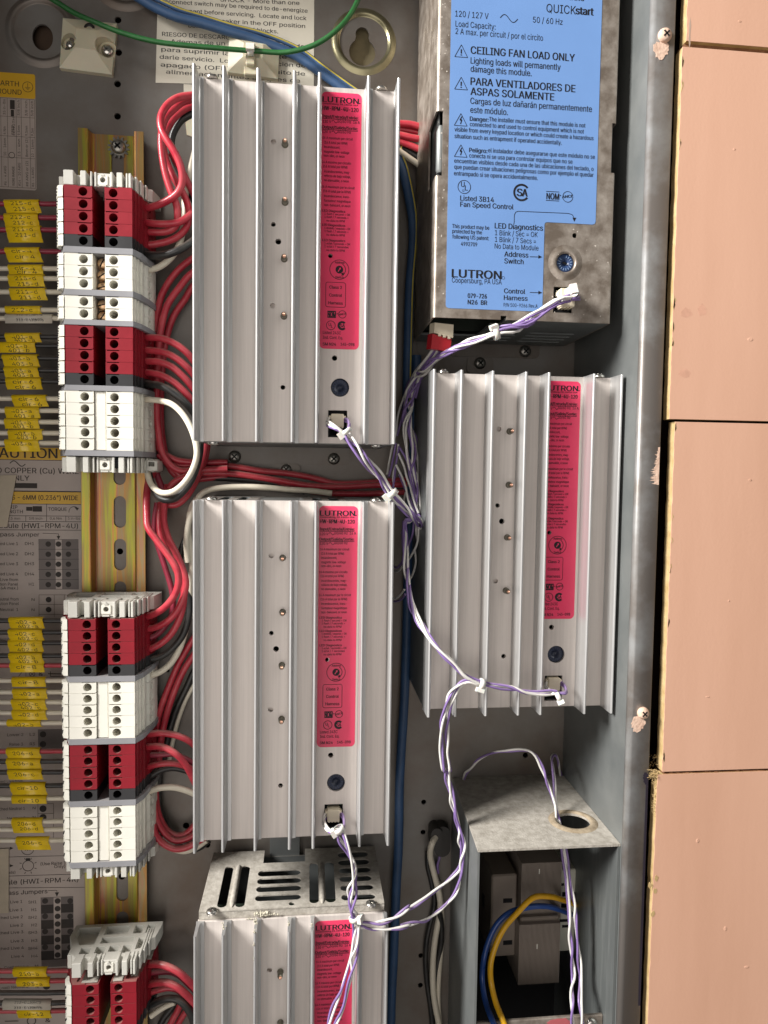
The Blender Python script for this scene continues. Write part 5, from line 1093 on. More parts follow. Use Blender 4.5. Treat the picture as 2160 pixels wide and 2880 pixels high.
for lb, mt, nm, r, z_, pts in (('left of two dark red wires slanting down beside the middle left module', 'wred', 'red_wire', 1.9, 8, [(1720, 280), (1620, 420), (1500, 620), (1400, 850), (1330, 1050), (1290, 1250), (1260, 1480)]), ('right of two dark red wires slanting down beside the middle left module', 'wred', 'red_wire', 1.9, 9, [(1720, 420), (1620, 560), (1530, 700), (1450, 880), (1390, 1060), (1350, 1230), (1320, 1480)]),
        ('black wire slanting down behind the two dark red wires', 'wblk', 'black_wire', 1.9, 5, [(1720, 560), (1620, 700), (1560, 830), (1480, 1000), (1420, 1180), (1370, 1400), (1330, 1560), (1310, 1800), (1330, 1950)]), ('thin white wire slanting down behind the middle stack wires', 'wwht', 'white_wire', 1.3, 4, [(1720, 680), (1610, 830), (1545, 950), (1485, 1110), (1440, 1290), (1410, 1450)])):
    wire(nm, lb, [ZE.a(x, y, z_) for x, y in pts], r, mt, 'wire', G1)
R5 = [('uppermost red wire arching right from the lower red run of the middle stack', 'wred', 'red_wire', 1.8, [(70, 1125), (115, 1122), (220, 1112), (350, 1130), (450, 1170), (510, 1215), (640, 1330)]),
      ('steeply falling red wire from the second terminal of the lower red run', 'wred', 'red_wire', 1.85, [(70, 1232), (115, 1230), (230, 1230), (330, 1275), (420, 1362), (505, 1515), (580, 1680)]),
      ('dark red wire half hidden behind the falling one in the lower red run', 'wdred', 'red_wire', 1.6, [(70, 1305), (120, 1302), (230, 1298), (330, 1292), (430, 1330), (510, 1375), (620, 1450)]),
      ('lowest red wire leaving the lower red run level', 'wred', 'red_wire', 1.75, [(70, 1408), (115, 1402), (200, 1380), (320, 1372), (420, 1392), (520, 1440), (640, 1520)]),
      ('black wire leaving the lower black terminal of the middle stack', 'wblk', 'black_wire', 1.8, [(80, 1500), (130, 1484), (220, 1434), (330, 1412), (430, 1432), (520, 1465), (640, 1530)]),
      ('white wire leaving the lowest covered white run of the middle stack', 'wwht', 'white_wire', 1.75, [(80, 1625), (125, 1612), (220, 1584), (330, 1580), (420, 1600), (510, 1635), (620, 1690)])]
for i, (lb, mt, nm, r, pts) in enumerate(R5): rw(ZW, lb, pts, mt, r, nm, 20.5, 16, [28, 32, 22, 26, 17, 26][i])
for lb, mt, nm, r, z_, pts in (('top red wire of the loop hanging at the lower left of the middle module', 'wred', 'red_wire', 1.9, 9, [(175, 1600), (185, 1740), (215, 1850), (275, 1950), (350, 1995), (440, 1980), (510, 1910), (600, 1780)]), ('middle red wire of the loop hanging at the lower left of the middle module', 'wred', 'red_wire', 1.9, 12, [(160, 1700), (185, 1850), (255, 1975), (340, 2040), (430, 2030), (510, 1990), (620, 1900)]),
        ('bottom red wire of the loop hanging at the lower left of the middle module', 'wred', 'red_wire', 1.9, 16, [(150, 1900), (180, 1995), (250, 2070), (350, 2112), (440, 2100), (520, 2060), (640, 1990)]), ('pale wire peeping out below the lowest red loop', 'wwht', 'white_wire', 1.5, 8, [(230, 2040), (310, 2105), (420, 2135), (510, 2112), (620, 2040)]),
        ('black wire hanging behind the red loop at the lower left of the middle module', 'wblk', 'black_wire', 1.7, 5, [(215, 1480), (205, 1620), (215, 1780), (260, 1900), (330, 2010), (430, 2120), (540, 2110), (640, 2040)])):
    wire(nm, lb, [ZW.a(x, y, z_) for x, y in pts], r, mt, 'wire', G1)
# bottom stack
for lb, mt, nm, r, zz_, pts in (('topmost thick red wire leaving the bottom stack', 'wred', 'red_wire', 1.95, 30, [(100, 280), (200, 265), (400, 268), (620, 330), (850, 450), (1050, 620), (1200, 780), (1400, 1050)]), ('second red wire of the bottom stack partly behind the topmost', 'wdred', 'red_wire', 1.6, 22, [(120, 480), (200, 465), (400, 445), (650, 445), (850, 520), (1050, 700), (1250, 900), (1400, 1080)]),
        ('third red wire of the bottom stack, arching over the black one', 'wred', 'red_wire', 1.95, 30, [(100, 730), (200, 722), (400, 690), (600, 700), (800, 790), (1000, 950), (1200, 1150), (1400, 1400)]), ('fourth red wire of the bottom stack just under the third', 'wred', 'red_wire', 1.7, 22, [(110, 940), (200, 915), (400, 855), (600, 815), (800, 850), (1000, 1010), (1250, 1280)]),
        ('black wire arching at the bottom stack', 'wblk', 'black_wire', 2.0, 26, [(120, 1225), (220, 1200), (400, 1110), (600, 1065), (800, 1085), (950, 1180), (1060, 1310), (1150, 1480), (1230, 1750), (1280, 2000)]), ('left of two red wires falling away at the bottom edge', 'wred', 'red_wire', 1.9, 9, [(900, 1150), (840, 1320), (750, 1480), (660, 1650), (560, 1850)]),
        ('right of two red wires falling away at the bottom edge', 'wred', 'red_wire', 1.9, 7, [(1080, 1300), (980, 1420), (890, 1560), (800, 1720), (700, 1900)]), ('flattened white wire slanting at the bottom edge', 'wwht', 'white_wire', 1.6, 12, [(200, 1480), (330, 1380), (480, 1280), (660, 1190), (760, 1150)]), ('dark grey wire slanting at the bottom edge beside the reds', 'wblk', 'black_wire', 1.9, 5, [(760, 1200), (640, 1350), (520, 1500), (420, 1680), (350, 1850)])):
    n = len(pts); wire(nm, lb, [ZY.a(x, y, (20.5 + (zz_ - 20.5) * math.sin(math.pi * min(1, i / (n - 1) * 1.0))) if zz_ > 20 else zz_) for i, (x, y) in enumerate(pts)], r, mt, 'wire', G1)
# behind the gap right of the upper module
for lb, mt, nm, r, z_, pts in (('upper red wire in the shadowed gap left of the blue-labelled unit', 'wred', 'red_wire', 1.9, 12, [(50, 250), (240, 262), (420, 275), (590, 318), (760, 350), (900, 380)]), ('second red wire in the shadowed gap left of the blue-labelled unit', 'wred', 'red_wire', 1.7, 9, [(50, 340), (240, 350), (420, 378), (590, 412), (760, 430), (900, 450)]), ('third red wire in the shadowed gap left of the blue-labelled unit', 'wred', 'red_wire', 1.9, 13, [(50, 420), (240, 440), (420, 480), (590, 510), (760, 540), (900, 560)]), ('lowest red wire in the shadowed gap, bending downwards', 'wred', 'red_wire', 1.9, 11, [(50, 480), (240, 535), (420, 605), (590, 680), (760, 760), (900, 830)]),
        ('white wire slanting in the shadowed gap under the red wires', 'wwht', 'white_wire', 1.7, 10, [(50, 560), (235, 690), (400, 805), (590, 940), (760, 1080), (880, 1180)]), ('black wire slanting in the shadowed gap between red and white', 'wblk', 'black_wire', 1.9, 7, [(50, 540), (240, 620), (420, 720), (590, 820), (760, 920), (880, 990)])):
    wire(nm, lb, [ZR.a(x, y, z_) for x, y in pts], r, mt, 'wire', G1)
# ================================================================== cables
gr = [ZA.a(380, -40, 13), ZA.a(500, 35, 13), ZA.a(620, 108, 13), ZA.a(800, 188, 14), ZA.a(1000, 268, 14), ZA.a(1300, 348, 14)] + [ZH.a(x, y, z_) for x, y, z_ in ((280, 322, 13), (400, 332, 12), (550, 342, 12), (680, 350, 13), (800, 335, 15), (930, 290, 17), (1050, 208, 19), (1140, 110, 20), (1200, 0, 20), (1225, -80, 20))]
wire('green_wire', 'green earth wire sagging across the white warning label to the nylon tie mount', gr, 1.35, 'wgrn', 'wire')
bt = thing('blue_cable', 'thick blue cable with a thin yellow-striped companion crossing under the green wire', 'cable', ZH.a(400, 230, 6))
cp = [ZH.a(x, y, z_) for x, y, z_ in ((-330, -60, 8), (-150, 50, 8), (0, 115, 8), (150, 152, 7), (350, 212, 6), (500, 256, 5), (650, 312, 4.5), (800, 378, 4.5), (950, 482, 5), (1120, 605, 5), (1300, 740, 5), (1400, 850, 5), (1460, 950, 6))] + [ZR.a(x, y, 8) for x, y in ((225, 830), (290, 1000), (350, 1250), (400, 1500), (440, 1750), (450, 2000), (440, 2250))] + [at(x, y, 8) for x, y in ((1152, 800), (1146, 1000), (1142, 1200))]
b = B(); b.tube(spline(cp, 6), 2.55, 14); part('jacket', b, M['wblu'], bt)
sp2 = [p + Vector((1.5, 3.0, 1.2)) for p in cp]; sp2 = [p + Vector((0, 0.5 * math.sin(i * 1.3), 0)) for i, p in enumerate(sp2)]
b = B(); b.tube(spline(sp2, 6), 1.25, 8); part('companion_wire', b, M['wblu'], bt)
b = B(); b.tube(spline([p + Vector((.15, .1, .95)) for p in sp2], 6), .5, 6); part('yellow_stripe', b, M['stripe'], bt)
cp = [at(x, y, z_) for x, y, z_ in ((1172, 1000, 6), (1166, 1200, 6), (1156, 1400, 7), (1148, 1600, 8), (1143, 1800, 8), (1138, 1950, 8))] + [ZU.a(x, y, 9) for x, y in ((145, -60), (140, 120), (138, 300), (135, 480), (130, 650), (115, 900), (105, 1150), (95, 1400), (85, 1650), (70, 1950), (62, 2250), (60, 2500))]
wire('blue_cable', 'thick plain blue cable running straight down right of the two lower left modules', cp, 2.75, 'wblu', 'cable', n=16)
# cables at the black bushing
bu = thing('cable_bushing', 'black oval bushing in the back panel with a white cable coming out', 'bushing', ZU.a(510, 530, 0))
p, q = ZU.a(415, 375, 4), ZU.a(592, 642, 4); b = B(); b.prism(slot(p.x + 2.5, q.x, q.y, p.y), 0, 9); b.prism(slot(p.x, p.x + 7, p.y - 14, p.y), 0, 11); part('body', b, M['rubber'], bu)
WC = [('white cable bending out of the black bushing and running down the back panel', 'wwht', 'white_cable', 1.9, [(470, 500, 10), (440, 560, 13), (422, 640, 11), (440, 760, 7), (470, 880, 6), (500, 1000, 6), (515, 1120, 6), (505, 1230, 5), (485, 1330, 5), (465, 1450, 5), (450, 1600, 5), (445, 1750, 5), (450, 1900, 5), (470, 2050, 5), (500, 2200, 5), (520, 2350, 5)]),
      ('second white cable coming down beside the left wall of the barrier box', 'wwht', 'white_cable', 1.6, [(490, 900, 3), (515, 1030, 3), (530, 1200, 3), (530, 1400, 3), (515, 1600, 3), (500, 1800, 3), (495, 2000, 3), (510, 2200, 3)]),
      ('black cable running down left of the white cable by the bushing', 'wblk', 'black_cable', 1.6, [(400, 640, 3), (400, 760, 3), (430, 900, 3), (460, 1060, 3), (450, 1180, 3), (420, 1300, 3), (390, 1450, 3), (380, 1650, 3), (395, 1850, 3), (425, 2050, 3), (450, 2300, 3)]),
      ('second black cable between the white cables by the barrier box', 'wblk', 'black_cable', 1.7, [(500, 1160, 7), (525, 1300, 5), (525, 1450, 4), (500, 1600, 3), (470, 1750, 2.5), (455, 1950, 2.5), (440, 2250, 2.5)])]
for lb, mt, nm, r, pts in WC: wire(nm, lb, [ZU.a(*q) for q in pts], r, mt, 'cable', 'cables beside the barrier box')
wire('violet_wire', 'short violet wire end peeping out behind the white cable under the bushing', [ZU.a(*q) for q in ((520, 640, 4), (505, 700, 5), (490, 760, 5), (495, 830, 4))], .8, 'wpur', 'wire')
yb_ = [(1150, 1115, 29), (1130, 1098, 33), (1050, 1068, 42), (950, 1045, 52), (850, 1055, 56), (750, 1150, 58), (655, 1262, 60), (595, 1390, 62), (568, 1500, 63), (572, 1620, 63), (602, 1750, 68), (660, 1896, 76), (720, 2050, 77)]
wire('yellow_wire', 'yellow wire arching across the barrier box in front of the blue one', [ZQ.a(*q) for q in yb_], 1.55, 'wyel', 'wire')
bb_ = [(1110, 1165, 29), (1070, 1150, 34), (950, 1112, 46), (830, 1115, 52), (700, 1152, 54), (615, 1225, 55), (560, 1330, 56), (525, 1450, 57), (512, 1600, 57), (535, 1750, 64), (590, 1896, 76), (650, 2050, 77)]
wire('blue_wire', 'bright blue wire arching beside the yellow one in the barrier box', [ZQ.a(*q) for q in bb_], 1.55, 'wsat', 'wire')
# ================================================================== violet and white control harnesses
def harness(root, pts, nst, R, pitch, r=.64, ph=0.0, k=9, jitter=.25, seed=1, mats=None, spread=None):
    rs = random.Random(seed); sp = spline(pts, k); N = len(sp)
    # resample evenly
    L = [0]
    for i in range(1, N): L.append(L[-1] + (sp[i] - sp[i - 1]).length)
    step = max(.7, pitch / 22); M_ = int(L[-1] / step) + 2; cs = []
    j = 0
    for i in range(M_):
        s = L[-1] * i / (M_ - 1)
        while j < N - 2 and L[j + 1] < s: j += 1
        f = (s - L[j]) / max(1e-6, L[j + 1] - L[j]); cs.append(sp[j].lerp(sp[j + 1], f))
    up = Vector((.2, .3, .9)); fr = []
    for i in range(M_):
        t = (cs[min(i + 1, M_ - 1)] - cs[max(i - 1, 0)]).normalized(); u = up - t * up.dot(t); u.normalize(); up = u; fr.append((u, t.cross(u)))
    for q in range(nst):
        o1, o2, a1 = rs.uniform(0, 6.28), rs.uniform(0, 6.28), rs.uniform(.03, .05)
        b = B(); pp = []
        for i in range(M_):
            s = L[-1] * i / (M_ - 1); f = i / (M_ - 1)
            ang = ph + 2 * math.pi * q / nst + 2 * math.pi * s / pitch + 1.5 * math.sin(s * a1 * 1.6 + o1) + .5 * math.sin(s * .21 + o2)
            RR = R * (1 + jitter * math.sin(s * .06 + o2)) * (spread(f) if spread else 1)
            pp.append(cs[i] + (fr[i][0] * math.cos(ang) + fr[i][1] * math.sin(ang)) * RR)
        b.tube(pp, r, 8)
        v = q % 2 == 0
        part('violet_strand' if v else 'white_strand', b, M['wpur'] if v else M['wht2'], root)
def plug(root, c, w_=6.4, h=6.4, d=6, rot=0):
    b = B(); b.box(c.x - w_ / 2, c.x + w_ / 2, c.y - h / 2, c.y + h / 2, c.z - d, c.z, .35)
    b.box(c.x - w_ / 2 - 1, c.x - w_ / 2 + .5, c.y + h * .15, c.y + h * .35, c.z - d, c.z - .8, .1); b.box(c.x + w_ / 2 - .5, c.x + w_ / 2 + 1, c.y + h * .15, c.y + h * .35, c.z - d, c.z - .8, .1)
    for k_ in range(4): b.box(c.x - w_ / 2 + .6 + k_ * 1.6, c.x - w_ / 2 + 1.5 + k_ * 1.6, c.y - h / 2 - .5, c.y - h / 2 + .8, c.z - d, c.z - .6, .08)
    part('plug', b, M['cream'], root)
def loops(root, c, to, seed, n=6):
    """wires fanning out of both sides of a plug and gathering at `to`"""
    rs = random.Random(seed)
    for q in range(n):
        sd = -1 if q % 2 == 0 or q > 3 else 1
        y = c.y + 1.5 - 1.4 * (q // 2) ; a = Vector((c.x + sd * 3.0, y, c.z - 2.2)); m_ = Vector((c.x + sd * (4.8 + rs.uniform(0, .7)), y - 1.2, c.z + .2 + rs.uniform(0, .8)))
        e = to + Vector((rs.uniform(-.7, .7), rs.uniform(-.7, .7), rs.uniform(-.6, .6)))
        mm = Vector(((m_.x + e.x) / 2 + sd * .6, (m_.y + e.y) / 2 - .4, max(m_.z, e.z) + .6))
        b = B(); b.tube(spline([a, m_, mm, e], 8), .6, 8); v = q % 2
        part('violet_strand' if v else 'white_strand', b, M['wpur'] if v else M['wht2'], root)
def tie(lb, c, d, R, head=(0, 0, 1), w_=2.4, tail=0):
    d = Vector(d).normalized(); t = thing('cable_tie', lb, 'cable tie', c, 'nylon cable ties')
    b = B(); b.lathe(c - d * w_ / 2, d, [(R, 0), (R + .75, .12), (R + .75, w_ - .12), (R, w_)], 22, 0, True, False); part('band', b, M['nylon'], t)
    h = Vector(head).normalized(); h = (h - d * h.dot(d)).normalized(); s = d.cross(h); o = c + h * (R + 1.0); hw = 1.7
    b = B(); vs = [o + s * (sx * hw) + d * (sd * (w_ * .5 + .55)) + h * hz for sx in (-1, 1) for sd in (-1, 1) for hz in (-1.2, 1.1)]
    b.convex(vs, [(0, 1, 3, 2), (4, 5, 7, 6), (0, 1, 5, 4), (2, 3, 7, 6), (0, 2, 6, 4), (1, 3, 7, 5)]); part('head', b, M['nylon'], t)
    if tail: b = B(); b.tube([o + h * .4, o + h * .6 + s * 2, o + s * (2 + tail) + h * .2], .6, 6); part('tail', b, M['nylon'], t)
    return t
HG = 'violet and white control harnesses'
# upper left module -> meeting point beside the right module
h1 = thing('control_harness', 'harness slanting down to the right from the plug of the upper left module', 'harness', ZL.a(1070, 1035, 77), HG)
pc = ZL.a(1017, 952, 65.5); plug(h1, pc); g1 = ZL.a(1068, 1036, 76); loops(h1, pc, g1, 1)
harness(h1, [g1] + [ZL.a(*q) for q in ((1140, 1130, 79), (1190, 1200, 79.5), (1240, 1260, 77), (1310, 1345, 73), (1382, 1446, 70), (1440, 1510, 66), (1500, 1570, 60), (1545, 1615, 52), (1568, 1650, 45), (1560, 1640, 38), (1530, 1560, 34))], 5, 1.65, 52, seed=4)
# fan module -> down the gap
h2 = thing('control_harness', 'harness from the plug of the blue-labelled module sweeping left down the gap', 'harness', ZJ.a(570, 800, 74), HG)
pc = ZJ.a(1060, 560, 75.5); plug(h2, pc, 7.5, 9); g2_ = ZJ.a(1065, 575, 80); loops(h2, pc, g2_, 2, 5)
harness(h2, [g2_] + [ZJ.a(*q) for q in ((1010, 590, 81), (900, 650, 80), (750, 738, 79), (575, 805, 76), (450, 845, 72), (330, 885, 66), (200, 962, 56), (100, 1050, 46))] + [ZS.a(*q) for q in ((420, 230, 36), (350, 400, 32), (310, 560, 30), (290, 760, 30), (300, 950, 31), (330, 1150, 32), (350, 1350, 34), (390, 1600, 36), (430, 1800, 38), (440, 1960, 38))], 7, 1.75, 80, seed=9, jitter=.5)
# long drop to right module
h3 = thing('control_harness', 'twisted violet and white pair crossing the right module to its plug', 'harness', ZP.a(500, 760, 78), HG)
pc = ZP.a(995, 770, 65.5); plug(h3, pc); g3_ = ZP.a(1000, 822, 76.5); loops(h3, pc, g3_, 3, 4)
harness(h3, [ZS.a(430, 1960, 38), ZS.a(300, 2050, 42)] + [ZT.a(*q) for q in ((310, 60, 44), (315, 250, 47), (318, 420, 50), (330, 620, 54), (345, 800, 58), (375, 960, 62), (440, 1130, 67), (530, 1280, 72), (640, 1430, 76), (770, 1590, 78), (900, 1710, 78.5))] + [ZP.a(*q) for q in ((400, 708, 78.5), (500, 752, 78.5), (600, 778, 78.5), (720, 798, 78.5), (850, 822, 78.5), (940, 830, 78))] + [g3_], 4, 1.2, 60, seed=12)
h4 = thing('control_harness', 'two twisted pairs hanging from the right module tie and swinging to the left column', 'harness', ZP.a(240, 1100, 75), HG)
A4 = [ZP.a(*q) for q in ((500, 762, 78), (400, 745, 78.5), (330, 790, 78.5), (285, 870, 78), (258, 960, 77), (238, 1080, 74), (235, 1200, 71), (250, 1350, 68))] + [ZQ.a(*q) for q in ((262, 200, 66), (290, 330, 64), (325, 480, 62), (352, 610, 61), (372, 740, 60))]
A = A4 + [ZQ.a(*q) for q in ((362, 850, 60), (310, 915, 61), (230, 985, 64), (150, 1045, 67), (70, 1095, 69), (0, 1140, 71))] + [ZN.a(*q) for q in ((1500, 1310, 74), (1380, 1385, 77), (1250, 1420, 78), (1150, 1400, 78), (1120, 1380, 78))]
Bq = [p + Vector((4.2, .5, .5)) for p in A4[3:11]]; 
Bp = A4[:2] + [ZP.a(345, 800, 77.5), ZP.a(315, 880, 77), ZP.a(292, 970, 76), ZP.a(280, 1080, 73), ZP.a(285, 1200, 71), ZP.a(290, 1350, 69)] + [ZQ.a(*q) for q in ((290, 180, 67), (300, 300, 65), (330, 440, 64), (365, 600, 63), (385, 700, 62), (380, 800, 62), (362, 930, 61), (320, 1050, 62), (250, 1130, 64), (160, 1185, 66), (60, 1225, 69), (-20, 1245, 71))] + [ZN.a(*q) for q in ((1500, 1422, 74), (1370, 1458, 77), (1250, 1462, 78), (1160, 1420, 78.5), (1125, 1385, 78))]
harness(h4, A, 2, .72, 31, seed=20, jitter=.45); harness(h4, Bp, 2, .72, 35, ph=1, seed=21, jitter=.45)
# middle left module -> bottom
h5 = thing('control_harness', 'harness hanging from the plug of the middle left module over the slotted plate', 'harness', ZN.a(1100, 1000, 75), HG)
pc = ZN.a(990, 700, 65.5); plug(h5, pc); g5 = ZN.a(1025, 795, 76); loops(h5, pc, g5, 7)
P5 = [g5] + [ZN.a(*q) for q in ((1062, 880, 79), (1095, 960, 79), (1112, 1060, 78), (1110, 1180, 78), (1108, 1260, 78), (1120, 1330, 78.5), (1130, 1390, 78.5))]
P6 = P5 + [ZN.a(*q) for q in ((1132, 1480, 77.5), (1120, 1600, 77.5), (1080, 1740, 77.5), (1035, 1850, 77.5), (995, 1970, 77.5), (955, 2080, 77.5), (920, 2200, 77.5))]
P7 = [p + Vector((1.2, .2, .8)) for p in P5] + [ZN.a(*q) for q in ((1140, 1480, 79), (1135, 1600, 79), (1105, 1730, 79), (1075, 1850, 79), (1045, 1980, 79), (1010, 2080, 79), (970, 2200, 79))]
harness(h5, P6, 2, 1.3, 40, seed=31, jitter=.4, spread=lambda f: 1.25 if f < .45 else .75); harness(h5, P7, 2, 1.3, 44, ph=1.2, seed=33, jitter=.4, spread=lambda f: 1.25 if f < .45 else .75)
# pairs through the barrier box
h6 = thing('control_harness', 'twisted pair arching out of the back panel into the barrier box hole', 'harness', ZQ.a(760, 80, 40), HG)
pts = [ZQ.a(*q) for q in ((382, 268, 4), (400, 230, 8), (440, 180, 16), (520, 120, 26), (640, 82, 36), (760, 70, 42), (850, 95, 48), (915, 190, 52), (955, 300, 54), (980, 400, 55), (1000, 480, 56), (1022, 560, 56), (1035, 640, 57), (1045, 720, 59), (1062, 850, 62), (1082, 1000, 64), (1092, 1200, 65), (1108, 1400, 66), (1120, 1600, 67), (1108, 1750, 77), (1118, 1900, 78), (1130, 2050, 78))]
harness(h6, pts, 2, .75, 46, seed=41)
h7 = thing('control_harness', 'second twisted pair dropping through the barrier box hole on the right', 'harness', ZQ.a(1000, 250, 40), HG)
pts = [ZQ.a(*q) for q in ((1040, 250, 2), (1025, 170, 8), (1000, 108, 22), (980, 130, 34), (980, 220, 44), (995, 330, 50), (1015, 430, 53), (1035, 540, 56), (1055, 650, 58), (1068, 740, 60), (1090, 850, 62), (1112, 1000, 64), (1135, 1200, 65), (1152, 1400, 66), (1170, 1600, 67), (1165, 1750, 77), (1180, 1900, 78), (1195, 2050, 78))]
harness(h7, pts, 2, .75, 50, seed=43, ph=1.5)
# loose strands gathered in the gap
h8 = thing('control_harness', 'loose bunch of dusty violet and white wires deep in the middle gap', 'harness', ZS.a(200, 1300, 25), HG)
for i, (pts, v) in enumerate((([(640, -20, 40), (450, 120, 30), (360, 260, 26), (290, 480, 24), (260, 620, 23), (290, 800, 24), (280, 1000, 26), (275, 1130, 27)], 0), ([(620, 0, 38), (400, 180, 28), (320, 350, 24), (230, 560, 20), (170, 760, 18), (150, 950, 16), (100, 1150, 16), (60, 1350, 16), (40, 1480, 18)], 0), ([(600, 20, 36), (380, 220, 24), (270, 430, 20), (240, 700, 18), (190, 900, 16), (160, 1000, 15)], 1), ([(150, 1090, 22), (120, 1250, 22), (90, 1400, 24), (60, 1500, 26)], 1), ([(180, 1100, 24), (160, 1300, 24), (115, 1500, 26), (120, 1620, 26)], 0), ([(190, 1130, 25), (150, 1350, 26), (130, 1520, 27), (110, 1650, 27)], 1),
        ([(180, 1220, 30), (250, 1380, 32), (280, 1500, 34), (330, 1650, 36), (380, 1830, 40), (430, 1960, 42)], 0), ([(200, 1150, 29), (290, 1320, 31), (320, 1500, 34), (370, 1700, 37), (400, 1900, 40), (450, 2010, 42)], 1), ([(150, 1360, 30), (220, 1500, 32), (270, 1640, 34), (300, 1790, 37), (350, 1920, 40), (400, 2000, 42)], 0), ([(190, 1480, 28), (260, 1650, 32), (330, 1800, 36), (380, 1950, 40)], 1),
        ([(330, 880, 22), (380, 1020, 24), (405, 1200, 26), (425, 1400, 28), (420, 1640, 32), (400, 1840, 36), (420, 2000, 40)], 0), ([(340, 900, 20), (410, 1040, 23), (440, 1200, 25), (440, 1420, 28), (430, 1650, 32), (450, 1850, 36), (470, 2000, 40)], 1), ([(400, 1640, 30), (440, 1800, 34), (400, 1950, 38), (430, 2060, 40), (470, 2000, 36)], 1),
        ([(270, 1700, 20), (250, 1820, 20), (280, 1900, 22)], 0), ([(310, 2050, 40), (260, 2130, 38), (220, 2212, 34)], 1), ([(410, 2060, 36), (400, 2200, 32), (420, 2300, 30)], 0))):
    b = B(); b.tube(spline([ZS.a(*q) for q in pts], 8), .64, 8); part('violet_strand' if v else 'white_strand', b, M['wpur'] if v else M['wht2'], h8)
for i, (pts, v) in enumerate((([(460, 50, 36), (470, 180, 36), (450, 330, 36), (390, 450, 38), (340, 520, 42)], 0), ([(420, 60, 34), (400, 220, 34), (360, 330, 36), (345, 470, 40)], 1), ([(430, 400, 34), (440, 520, 36), (410, 650, 40), (370, 730, 44), (350, 820, 46)], 0), ([(170, 550, 24), (215, 590, 28), (260, 560, 34), (300, 500, 40)], 1), ([(170, 610, 22), (220, 632, 26), (270, 600, 34), (300, 560, 40)], 0), ([(160, 938, 26), (200, 938, 30), (250, 910, 36), (310, 840, 46)], 0), ([(170, 970, 26), (240, 965, 32), (290, 930, 40), (320, 890, 48)], 1), ([(300, 60, 40), (290, 250, 42), (300, 400, 46), (335, 560, 50), (365, 720, 54), (370, 830, 56)], 1), ([(330, 60, 40), (320, 200, 42), (345, 400, 46), (350, 500, 48), (320, 600, 50)], 0))):
    b = B(); b.tube(spline([ZT.a(*q) for q in pts], 8), .64, 8); part('violet_strand' if v else 'white_strand', b, M['wpur'] if v else M['wht2'], h8)
# ties
def tdir(zm, x0, y0, x1, y1): return zm.a(x1, y1, 75) - zm.a(x0, y0, 75)
tie('nylon cable tie just below the plug of the upper left module', ZL.a(1075, 1030, 76.5), tdir(ZL, 1040, 980, 1120, 1090), 2.2, (-1, -.7, .3), tail=0)
tie('nylon cable tie where the slanting harness meets the corner of the middle left module', ZL.a(1380, 1442, 70.5), tdir(ZL, 1330, 1370, 1430, 1500), 2.6, (-1, -.4, .2), 3)
tie('nylon cable tie on the harness halfway under the blue-labelled module', ZJ.a(578, 803, 76.5), tdir(ZJ, 640, 780, 510, 830), 2.4, (.1, 1, .3), 2.8)
tie('nylon cable tie at the plug of the blue-labelled module', ZJ.a(1085, 525, 79), (0.2, -1, .2), 2.6, (-.1, .2, 1), 3.6)
tie('nylon cable tie on the right module holding the junction of three pairs', ZP.a(508, 768, 78.5), tdir(ZP, 460, 750, 570, 785), 2.1, (-.6, -1, .3), 2.8)
tie('nylon cable tie beside the plug of the right module', ZP.a(1018, 850, 77), (1, .5, .2), 2.0, (.2, -1, .3), 2.4)
tie('nylon cable tie just below the plug of the middle left module', ZN.a(1025, 790, 77), tdir(ZN, 1000, 740, 1060, 860), 2.2, (-1, -.5, .3), 2.6)
tie('nylon cable tie on the harness at the top edge of the bottom left module', ZN.a(1130, 1383, 78.5), tdir(ZN, 1120, 1330, 1135, 1440), 2.0, (1, .1, .5), 2.2)
# tie mounts
def mount(lb, pts, screws):
    c = sum(pts, Vector()) / 4; t = thing('tie_mount', lb, 'tie mount', (c.x, c.y, 0)); b = B(); b.prism([PL(p) for p in pts], .2, 3.4)
    e = [p.lerp(c, .62) for p in pts]; vs = [Vector((p.x, p.y, 3.4)) for p in pts] + [Vector((p.x, p.y + 1.5, 7.2)) for p in e]
    b.add(vs, [(4, 5, 6, 7), (0, 1, 5, 4), (1, 2, 6, 5), (2, 3, 7, 6), (3, 0, 4, 7)] if (pts[1] - pts[0]).cross(pts[2] - pts[0]).z > 0 else [(7, 6, 5, 4), (4, 5, 1, 0), (5, 6, 2, 1), (6, 7, 3, 2), (7, 4, 0, 3)])
    k = B()
    for x, y, r in screws: k.cyl((x, y, .8), (0, 0, 1), r + 2.0, 12, 20)
    part('base', cut(b, k) if screws else b, M['mount'], t)
    for x, y, r in screws: cross_screw((x, y, .8), r, 3.0, M['screw'], M['dkscrew'], t)
    return t, c
s1_, s2_ = ZA.a(583, 368, 3), ZA.a(890, 412, 3)
mt1, c = mount('aged square nylon tie mount with two screws, empty, at the top left', [ZA.a(540, 180, .2), ZA.a(512, 592, .2), ZA.a(945, 648, .2), ZA.a(985, 225, .2)], [(s1_.x, s1_.y, 2.5), (s2_.x, s2_.y, 3.3)])
b = B(); c = ZA.a(760, 268, 3); b.lathe((c.x, c.y, 2), (0, 0, 1), [(2.9, 0), (2.9, 4.5), (1.5, 4.6), (1.4, 3), (.01, 2.9)], 18); part('center_boss', b, M['rubber'], mt1)
mt2, c = mount('square nylon tie mount on the warning label holding the green wire', [ZH.a(345, 262, .3), ZH.a(335, 500, .3), ZH.a(668, 545, .3), ZH.a(682, 300, .3)], [])
b = B(); c = ZH.a(485, 330, 8); b.box(c.x - 2.6, c.x + 2.6, c.y - 9, c.y + 3, 5, 9.5, .6); b.box(c.x - 3.8, c.x + 3.8, c.y - 13, c.y - 8, 3, 7, .5); part('saddle', b, M['mount'], mt2)
